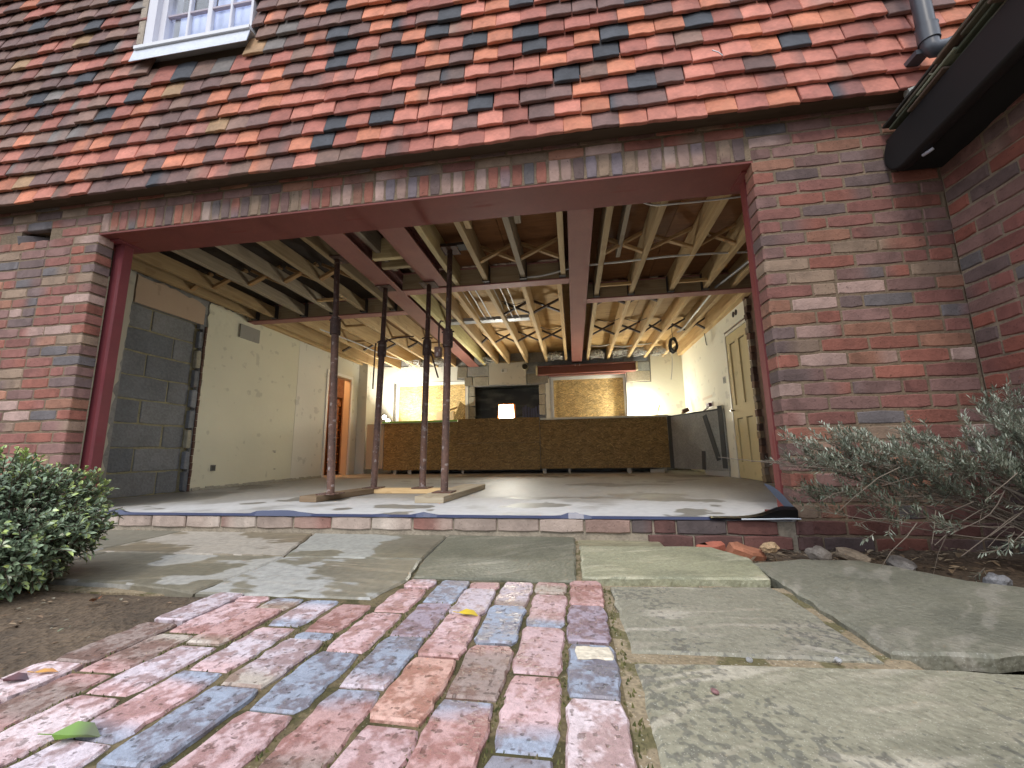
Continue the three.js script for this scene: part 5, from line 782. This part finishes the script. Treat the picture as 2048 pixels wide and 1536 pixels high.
{
  const t = thing('evergreen_bush', 'rounded small-leaved evergreen bush with pale new tips beside the left brick pier', 'bush', [-3.10, -0.12, 1.03]);
  const f = new G(), st = new G(); st.col = [0.10, 0.075, 0.05];
  const dark = [0.08, 0.12, 0.065], mid = [0.27, 0.36, 0.22], pale = [0.38, 0.50, 0.27], lime = [0.42, 0.52, 0.16];
  const R = V(0.335, 0.27, 0.33), C = V(-0.03, 0.215, 0);
  for (let i = 0; i < 2100; i++) {
    const d = rv(); if (d.y < -0.93) continue; const lump = 0.90 + 0.22 * (fbm(d.x * 0.25 + 0.5, d.y * 0.25 + d.z * 0.2 + 0.5, 8, 3, 44) - 0.5) * 2;
    const depth = Math.pow(rand(), 0.6), rad = lump * mix(0.58, 1.03, depth), tip = C.clone().add(V(d.x * R.x, d.y * R.y, d.z * R.z).multiplyScalar(rad));
    const out = d.clone().add(V(0, 0.4 + 0.3 * d.y, 0)).addScaledVector(rv(), 0.5).normalize(), len = rr(0.05, 0.10) * (rand() < 0.06 ? 1.5 : 1), base = tip.clone().addScaledVector(out, -len * 0.6);
    if (rand() < 0.12 && d.y > -0.2) st.tube([[0, 0, 0].map((v, k) => v + (k === 1 ? 0.02 : 0)), base.clone().multiplyScalar(0.55).add(V(0, 0.02, 0)).toArray(), base.toArray()], (q) => 0.004 - 0.0025 * q, 4); st.tube([base.toArray(), base.clone().addScaledVector(out, len).toArray()], 0.0014, 4);
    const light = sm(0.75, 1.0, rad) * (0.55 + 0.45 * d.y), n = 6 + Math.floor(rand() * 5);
    for (let k = 0; k < n; k++) {
      const q = k / n, p = base.clone().addScaledVector(out, len * q), a = k * 2.4 + i, side = rv(); side.addScaledVector(out, -side.dot(out)).normalize();
      const dir = side.clone().addScaledVector(out, 0.55 + 0.9 * q).normalize(), nor = out.clone().addScaledVector(dir, -out.dot(dir)).addScaledVector(V(0, 1, 0), 0.5).normalize();
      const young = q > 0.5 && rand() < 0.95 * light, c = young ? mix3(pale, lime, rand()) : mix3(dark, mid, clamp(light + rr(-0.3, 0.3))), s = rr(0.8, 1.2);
      leaf(f, p, dir, nor, rr(0.017, 0.029), rr(0.010, 0.0155), c.map((v) => v * s), (young ? lime : mid).map((v) => v * s));
    }
  }
  for (let i = 0; i < 9; i++) { const a = i * 0.7; st.tube([[0.05 * Math.cos(a), -0.02, 0.05 * Math.sin(a)], [0.10 * Math.cos(a), 0.08, 0.10 * Math.sin(a)], [0.2 * Math.cos(a), 0.2, 0.19 * Math.sin(a)]], 0.006, 5); }
  f.mesh('foliage', leafMat(0.32), t); st.mesh('stem', new THREE.MeshStandardMaterial({ vertexColors: true, roughness: 0.9 }), t);
}
{
  const t = thing('lavender_bush', 'sprawling grey-green lavender bush with bare twigs in the corner by the brick wing', 'bush', [0.62, -0.13, 0.42]);
  const f = new G(), st = new G(), tw = new G(); st.col = [0.15, 0.12, 0.095]; tw.col = [0.19, 0.155, 0.12];
  const cA = [0.12, 0.15, 0.10], cB = [0.31, 0.345, 0.265], cC = [0.50, 0.54, 0.45], cD = [0.055, 0.07, 0.045];
  const sprig = (base, dir, L, light) => { // a leafy shoot with whorls of needle leaves
    const q = [], d = dir.clone(); let p = base.clone(); for (let k = 0; k <= 6; k++) { q.push(p.toArray()); d.addScaledVector(V(rr(-1, 1), rr(-0.4, 1), rr(-1, 1)), 0.12).normalize(); p = p.clone().addScaledVector(d, L / 6); }
    tw.tube(q, 0.0012, 4); const c = new THREE.CatmullRomCurve3(q.map((v) => V(...v))), n = Math.round(L / 0.0034);
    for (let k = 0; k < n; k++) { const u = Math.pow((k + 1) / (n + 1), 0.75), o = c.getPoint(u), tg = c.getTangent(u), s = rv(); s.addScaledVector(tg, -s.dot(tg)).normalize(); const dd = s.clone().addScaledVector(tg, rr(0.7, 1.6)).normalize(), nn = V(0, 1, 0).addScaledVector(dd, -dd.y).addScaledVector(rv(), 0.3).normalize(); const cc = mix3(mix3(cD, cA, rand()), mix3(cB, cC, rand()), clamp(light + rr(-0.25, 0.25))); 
      const Ln = rr(0.016, 0.032), W2 = 0.0023, sd = dd.clone().cross(nn).normalize(), A = o.toArray(), B = o.clone().addScaledVector(dd, Ln * 0.55).addScaledVector(sd, W2).toArray(), Cc = o.clone().addScaledVector(dd, Ln).toArray(), D = o.clone().addScaledVector(dd, Ln * 0.55).addScaledVector(sd, -W2).toArray(), N2 = nn.toArray(), U = [0, 0];
      f.tri(A, B, Cc, N2, N2, N2, U, U, U, cc, cc, cc); f.tri(A, Cc, D, N2, N2, N2, U, U, U, cc, cc, cc); }
  };
  const arch = (to, sag, r0, sprigs, light, Ls = [0.05, 0.11]) => { // a woody branch from the base, thin at its end
    const b = V(rr(0.12, 0.24), rr(0, 0.05), rr(-0.06, 0.06)), e = V(...to), m = b.clone().lerp(e, 0.5).add(V(0, sag, 0)), c = new THREE.CatmullRomCurve3([b, b.clone().lerp(m, 0.6).add(V(rr(-0.03, 0.03), 0.02, rr(-0.03, 0.03))), m, m.clone().lerp(e, 0.55).add(V(rr(-0.02, 0.02), rr(-0.02, 0.03), rr(-0.02, 0.02))), e]);
    if (!sprigs || rand() < 0.33) st.tube(c.getPoints(16).map((v) => v.toArray()), (q) => mix(r0 * 0.7, 0.0013, q), 5);
    for (let k = 0; k < sprigs; k++) { const u = mix(0.45, 1, Math.sqrt(rand())), o = c.getPoint(u), d = c.getTangent(u).addScaledVector(V(rr(-1, 1), rr(-0.2, 1.1), rr(-1, 1)), 0.75).normalize(); sprig(o, d, rr(...Ls), light); }
  };
  // main canopy: many branches fanning up and out to the left; ends thin out towards the opening
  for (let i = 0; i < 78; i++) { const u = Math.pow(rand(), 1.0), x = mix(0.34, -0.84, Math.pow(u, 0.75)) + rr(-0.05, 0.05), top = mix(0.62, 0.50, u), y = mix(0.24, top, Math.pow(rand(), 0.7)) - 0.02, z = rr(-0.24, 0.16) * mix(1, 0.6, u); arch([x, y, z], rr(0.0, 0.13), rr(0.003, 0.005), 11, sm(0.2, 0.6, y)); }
  for (let i = 0; i < 14; i++) arch([rr(-0.05, 0.28), rr(0.52, 0.68), rr(-0.28, 0)], 0.06, 0.004, 10, 0.6);
  for (const [x, y] of [[-0.80, 0.50], [-0.78, 0.45], [-0.74, 0.40], [-0.70, 0.33], [-0.66, 0.52], [-0.60, 0.28]]) arch([x, y, rr(-0.12, 0.05)], 0.12, 0.004, 5, 0.4);
  // drooping sprays
  for (const [x, y, z] of [[-0.55, 0.17, 0.05], [-0.50, 0.22, 0.0], [-0.36, 0.17, 0.1], [-0.30, 0.06, 0.12], [-0.12, 0.12, 0.1], [0.05, 0.10, 0.1], [-0.02, 0.20, 0.12], [0.18, 0.22, 0.12], [-0.62, 0.12, 0.02]]) arch([x, y, z], 0.24, 0.005, 6, 0.45, [0.04, 0.08]);
  // bare twigs
  for (const p of [[-1.06, 0.44, -0.08], [-0.92, 0.42, -0.1], [-0.44, 0.13, 0.12], [-0.38, 0.10, 0.14], [-0.25, 0.16, 0.1], [0.0, 0.05, 0.15], [0.15, 0.14, 0.16], [-0.55, 0.33, 0.08]]) arch(p, 0.17, 0.0045, 0, 0);
  for (let i = 0; i < 30; i++) { const a = V(rr(-0.66, 0.2), rr(0.16, 0.42), rr(-0.1, 0.14)), d = V(rr(-1, -0.1), rr(-0.5, 0.3), rr(-0.4, 0.4)).normalize(), L = rr(0.10, 0.28); tw.tube([0, 0.3, 0.65, 1].map((q) => a.clone().addScaledVector(d, L * q).add(V(rr(-0.01, 0.01), -0.05 * q * q + rr(-0.01, 0.01), 0)).toArray()), (q) => 0.0021 - 0.0012 * q, 4); }
  st.tube([[0.1, -0.02, 0.12], [0.02, 0.12, 0.14], [-0.06, 0.26, 0.10], [-0.2, 0.36, 0.05]], (q) => 0.010 - 0.006 * q, 7); st.tube([[0.14, -0.02, 0.05], [0.08, 0.16, 0.08], [0.02, 0.30, 0.04]], (q) => 0.009 - 0.005 * q, 7); st.tube([[0.0, 0.02, 0.16], [-0.08, 0.045, 0.15], [-0.14, 0.05, 0.15]], 0.007, 6);
  f.mesh('foliage', leafMat(0.36), t); st.mesh('branch', new THREE.MeshStandardMaterial({ vertexColors: true, roughness: 0.9 }), t); tw.mesh('twig', new THREE.MeshStandardMaterial({ vertexColors: true, roughness: 0.9 }), t);
}
// ---------------------------------------------------------------- rubble and fallen leaves
{
  const lump = (name, label, cat, pos, size, col, m = M.mortar, sub = 2) => {
    const g = new THREE.IcosahedronGeometry(1, sub), p = g.attributes.position, c = [], o = rr(0, 9); const key = (v) => Math.round(v * 1000);
    for (let i = 0; i < p.count; i++) { const x = p.getX(i), y = p.getY(i), z = p.getZ(i), n = 0.45 + 1.05 * fbm(0.5 + 0.2 * x + 0.1 * z + o, 0.5 + 0.2 * y - 0.13 * z, 8, 3, 55); p.setXYZ(i, x * n * size[0], y * n * size[1], z * n * size[2]); const q = rr(0.85, 1.15); c.push(...col.map((v) => v * q)); }
    g.setAttribute('color', new THREE.Float32BufferAttribute(c, 3)); g.computeVertexNormals(); const q = add(name, g, m); q.position.set(...pos); q.rotation.y = rr(0, 6); return tag(q, label, cat);
  };
  const bf = plate(0.16, 0.075, 0.05, { bevel: 0.01, jit: 0.012, n: 4, round: 0.012, col: [0.50, 0.21, 0.12] }), b1 = bf.mesh('brick_fragment', M.brick); b1.position.set(-0.30, -0.095, 0.20); b1.rotation.set(-1.25, 0.35, 0.1); tag(b1, 'broken orange brick piece lying against the foot of the right pier', 'brick');
  const bf2 = plate(0.12, 0.05, 0.04, { bevel: 0.008, jit: 0.010, n: 3, round: 0.01, col: [0.52, 0.17, 0.11] }), b2 = bf2.mesh('brick_fragment', M.brick); b2.position.set(-0.43, -0.098, 0.09); b2.rotation.set(-1.4, -0.1, 0.05); tag(b2, 'thin red brick sliver behind the pale flagstone under the threshold', 'brick');
  lump('mortar_lump', 'tan crumb of old mortar on top of the broken orange brick', 'mortar', [-0.225, -0.085, 0.22], [0.035, 0.022, 0.028], [0.75, 0.52, 0.30]);
  lump('mortar_lump', 'pale rounded mortar lump at the base of the right brick pier', 'mortar', [-0.02, -0.112, 0.20], [0.045, 0.032, 0.035], [0.50, 0.43, 0.36]);
  lump('mortar_lump', 'long crumbly buff mortar lump behind the dark lifted flagstone', 'mortar', [0.09, -0.112, 0.22], [0.075, 0.024, 0.035], [0.56, 0.44, 0.31]);
  lump('stone', 'grey stone in the soil near the right edge of the picture', 'stone', [0.34, -0.11, 0.545], [0.035, 0.025, 0.03], [0.30, 0.30, 0.31], M.block);
  lump('stone', 'dark flat stone in the shade under the lavender bush', 'stone', [0.22, -0.125, 0.30], [0.07, 0.025, 0.04], [0.3, 0.28, 0.26], M.block);
  const deb = new G(); for (let i = 0; i < 420; i++) { const x = rr(-0.36, 0.85), z = rr(0.02, x > 0.1 ? 0.25 + (x - 0.1) * 0.6 : 0.33), d = V(rr(-1, 1), rr(-0.15, 0.25), rr(-1, 1)).normalize(), L = rr(0.01, 0.05); deb.col = pick([[0.16, 0.11, 0.07], [0.24, 0.17, 0.10], [0.09, 0.07, 0.05], [0.34, 0.27, 0.18]]); const p = V(x, -0.132 + 0.02 * sm(0.1, 0.6, x), z); leaf(deb, p, d, V(0, 1, 0), L, L * rr(0.2, 0.6), deb.col); }
  tag(deb.mesh('leaf_litter', leafMat(0.8)), 'brown leaf litter scattered on the soil below the right brick wall', 'leaf litter').userData.kind = 'stuff';
  const db2 = new G(); for (let i = 0; i < 260; i++) { const x = rr(-3.4, -2.28), z = rr(0.98, 1.7), d = V(rr(-1, 1), rr(-0.1, 0.2), rr(-1, 1)).normalize(), L = rr(0.006, 0.022); db2.col = pick([[0.20, 0.13, 0.08], [0.30, 0.22, 0.14], [0.08, 0.06, 0.045], [0.26, 0.24, 0.18]]); leaf(db2, V(x, -0.108, z), d, V(0, 1, 0), L, L * rr(0.3, 0.8), db2.col); }
  tag(db2.mesh('leaf_litter', leafMat(0.8)), 'fine brown leaf litter on the bare soil under the left bush', 'leaf litter').userData.kind = 'stuff';
  const fallen = (label, pos, dir, L, Wd, col, tip, y = 0.03) => { const g = new G(); leaf(g, V(0, 0, 0), V(dir[0], y, dir[1]).normalize(), V(0.1, 1, 0.1).normalize(), L, Wd, col, tip); const st = new G(); st.col = col; st.tube([[0, 0, 0], [-dir[0] * L * 0.25, 0.002, -dir[1] * L * 0.25]], 0.0009, 4); const o = g.mesh('fallen_leaf', leafMat(0.45)); o.position.set(...pos); st.mesh('stalk', new THREE.MeshStandardMaterial({ vertexColors: true }), o); return tag(o, label, 'leaf'); };
  fallen('yellow leaf lying on the brick path near the flagstones', [-1.392, -0.092, 1.062], [1, 0.05], 0.062, 0.034, [0.62, 0.45, 0.03], [0.50, 0.36, 0.04]);
  fallen('mottled green leaf in the lower left corner of the brick path', [-1.905, -0.092, 1.625], [1, -0.25], 0.075, 0.042, [0.16, 0.28, 0.05], [0.09, 0.11, 0.05]);
  fallen('dark red-brown leaf on the pale edge brick at the far left', [-2.215, -0.092, 1.50], [0.8, -0.2], 0.05, 0.03, [0.10, 0.03, 0.035], [0.05, 0.02, 0.03]);
  fallen('orange leaf on the soil under the right side of the left bush', [-2.60, -0.108, 1.06], [0.8, 0.3], 0.05, 0.035, [0.36, 0.13, 0.04], [0.28, 0.09, 0.03], 0.5);
  fallen('pale green leaf on the bare soil below the left bush', [-2.44, -0.11, 1.235], [0.3, 0.8], 0.035, 0.02, [0.30, 0.36, 0.24], [0.24, 0.30, 0.2]);
  fallen('small orange leaf on the pale edge brick at the far left', [-2.185, -0.092, 1.47], [1, -0.3], 0.045, 0.016, [0.55, 0.28, 0.05], [0.45, 0.2, 0.05]);
  fallen('bright green blade of grass by the flagstone at the right edge', [0.48, -0.10, 0.56], [-0.9, 0.1], 0.06, 0.016, [0.16, 0.32, 0.06], [0.2, 0.36, 0.08], 0.3);
  lump('pebble', 'tiny white pebble in the joint between the two spotted flagstones', 'pebble', [-0.52, -0.10, 1.205], [0.006, 0.005, 0.006], [0.95, 0.95, 0.95], M.block, 1); lump('pebble', 'small pale pebble beside the black one in the sandy flagstone joint', 'pebble', [-0.70, -0.104, 1.215], [0.007, 0.005, 0.006], [0.8, 0.8, 0.78], M.block, 1); lump('pebble', 'pinkish chip lying on the large front flagstone', 'pebble', [-0.815, -0.098, 1.36], [0.008, 0.004, 0.006], [0.6, 0.32, 0.32], M.block, 1);
  const patch = slabGeo([[-0.04, -0.025], [0.038, -0.028], [0.042, 0.024], [-0.036, 0.03]], 0.004, { jit: 0.003, step: 0.02, bevel: 0.003, col: [0.85, 0.76, 0.60] }); const pm = patch.mesh('cement_splash', M.mortar); pm.position.set(-1.03, -0.0965, 1.235); tag(pm, 'dried cream cement splash on the blue paving brick', 'cement splash');
  const fb = plate(0.05, 0.022, 0.012, { bevel: 0.003, jit: 0.004, n: 2, col: [0.8, 0.62, 0.42] }); const fm = fb.mesh('stone_chip', M.mortar); fm.position.set(-0.005, -0.082, 1.138); fm.rotation.x = -1.5; tag(fm, 'pale stone chip on the near edge of the lifted flagstone', 'stone');
}
renderer.render(scene, camera);
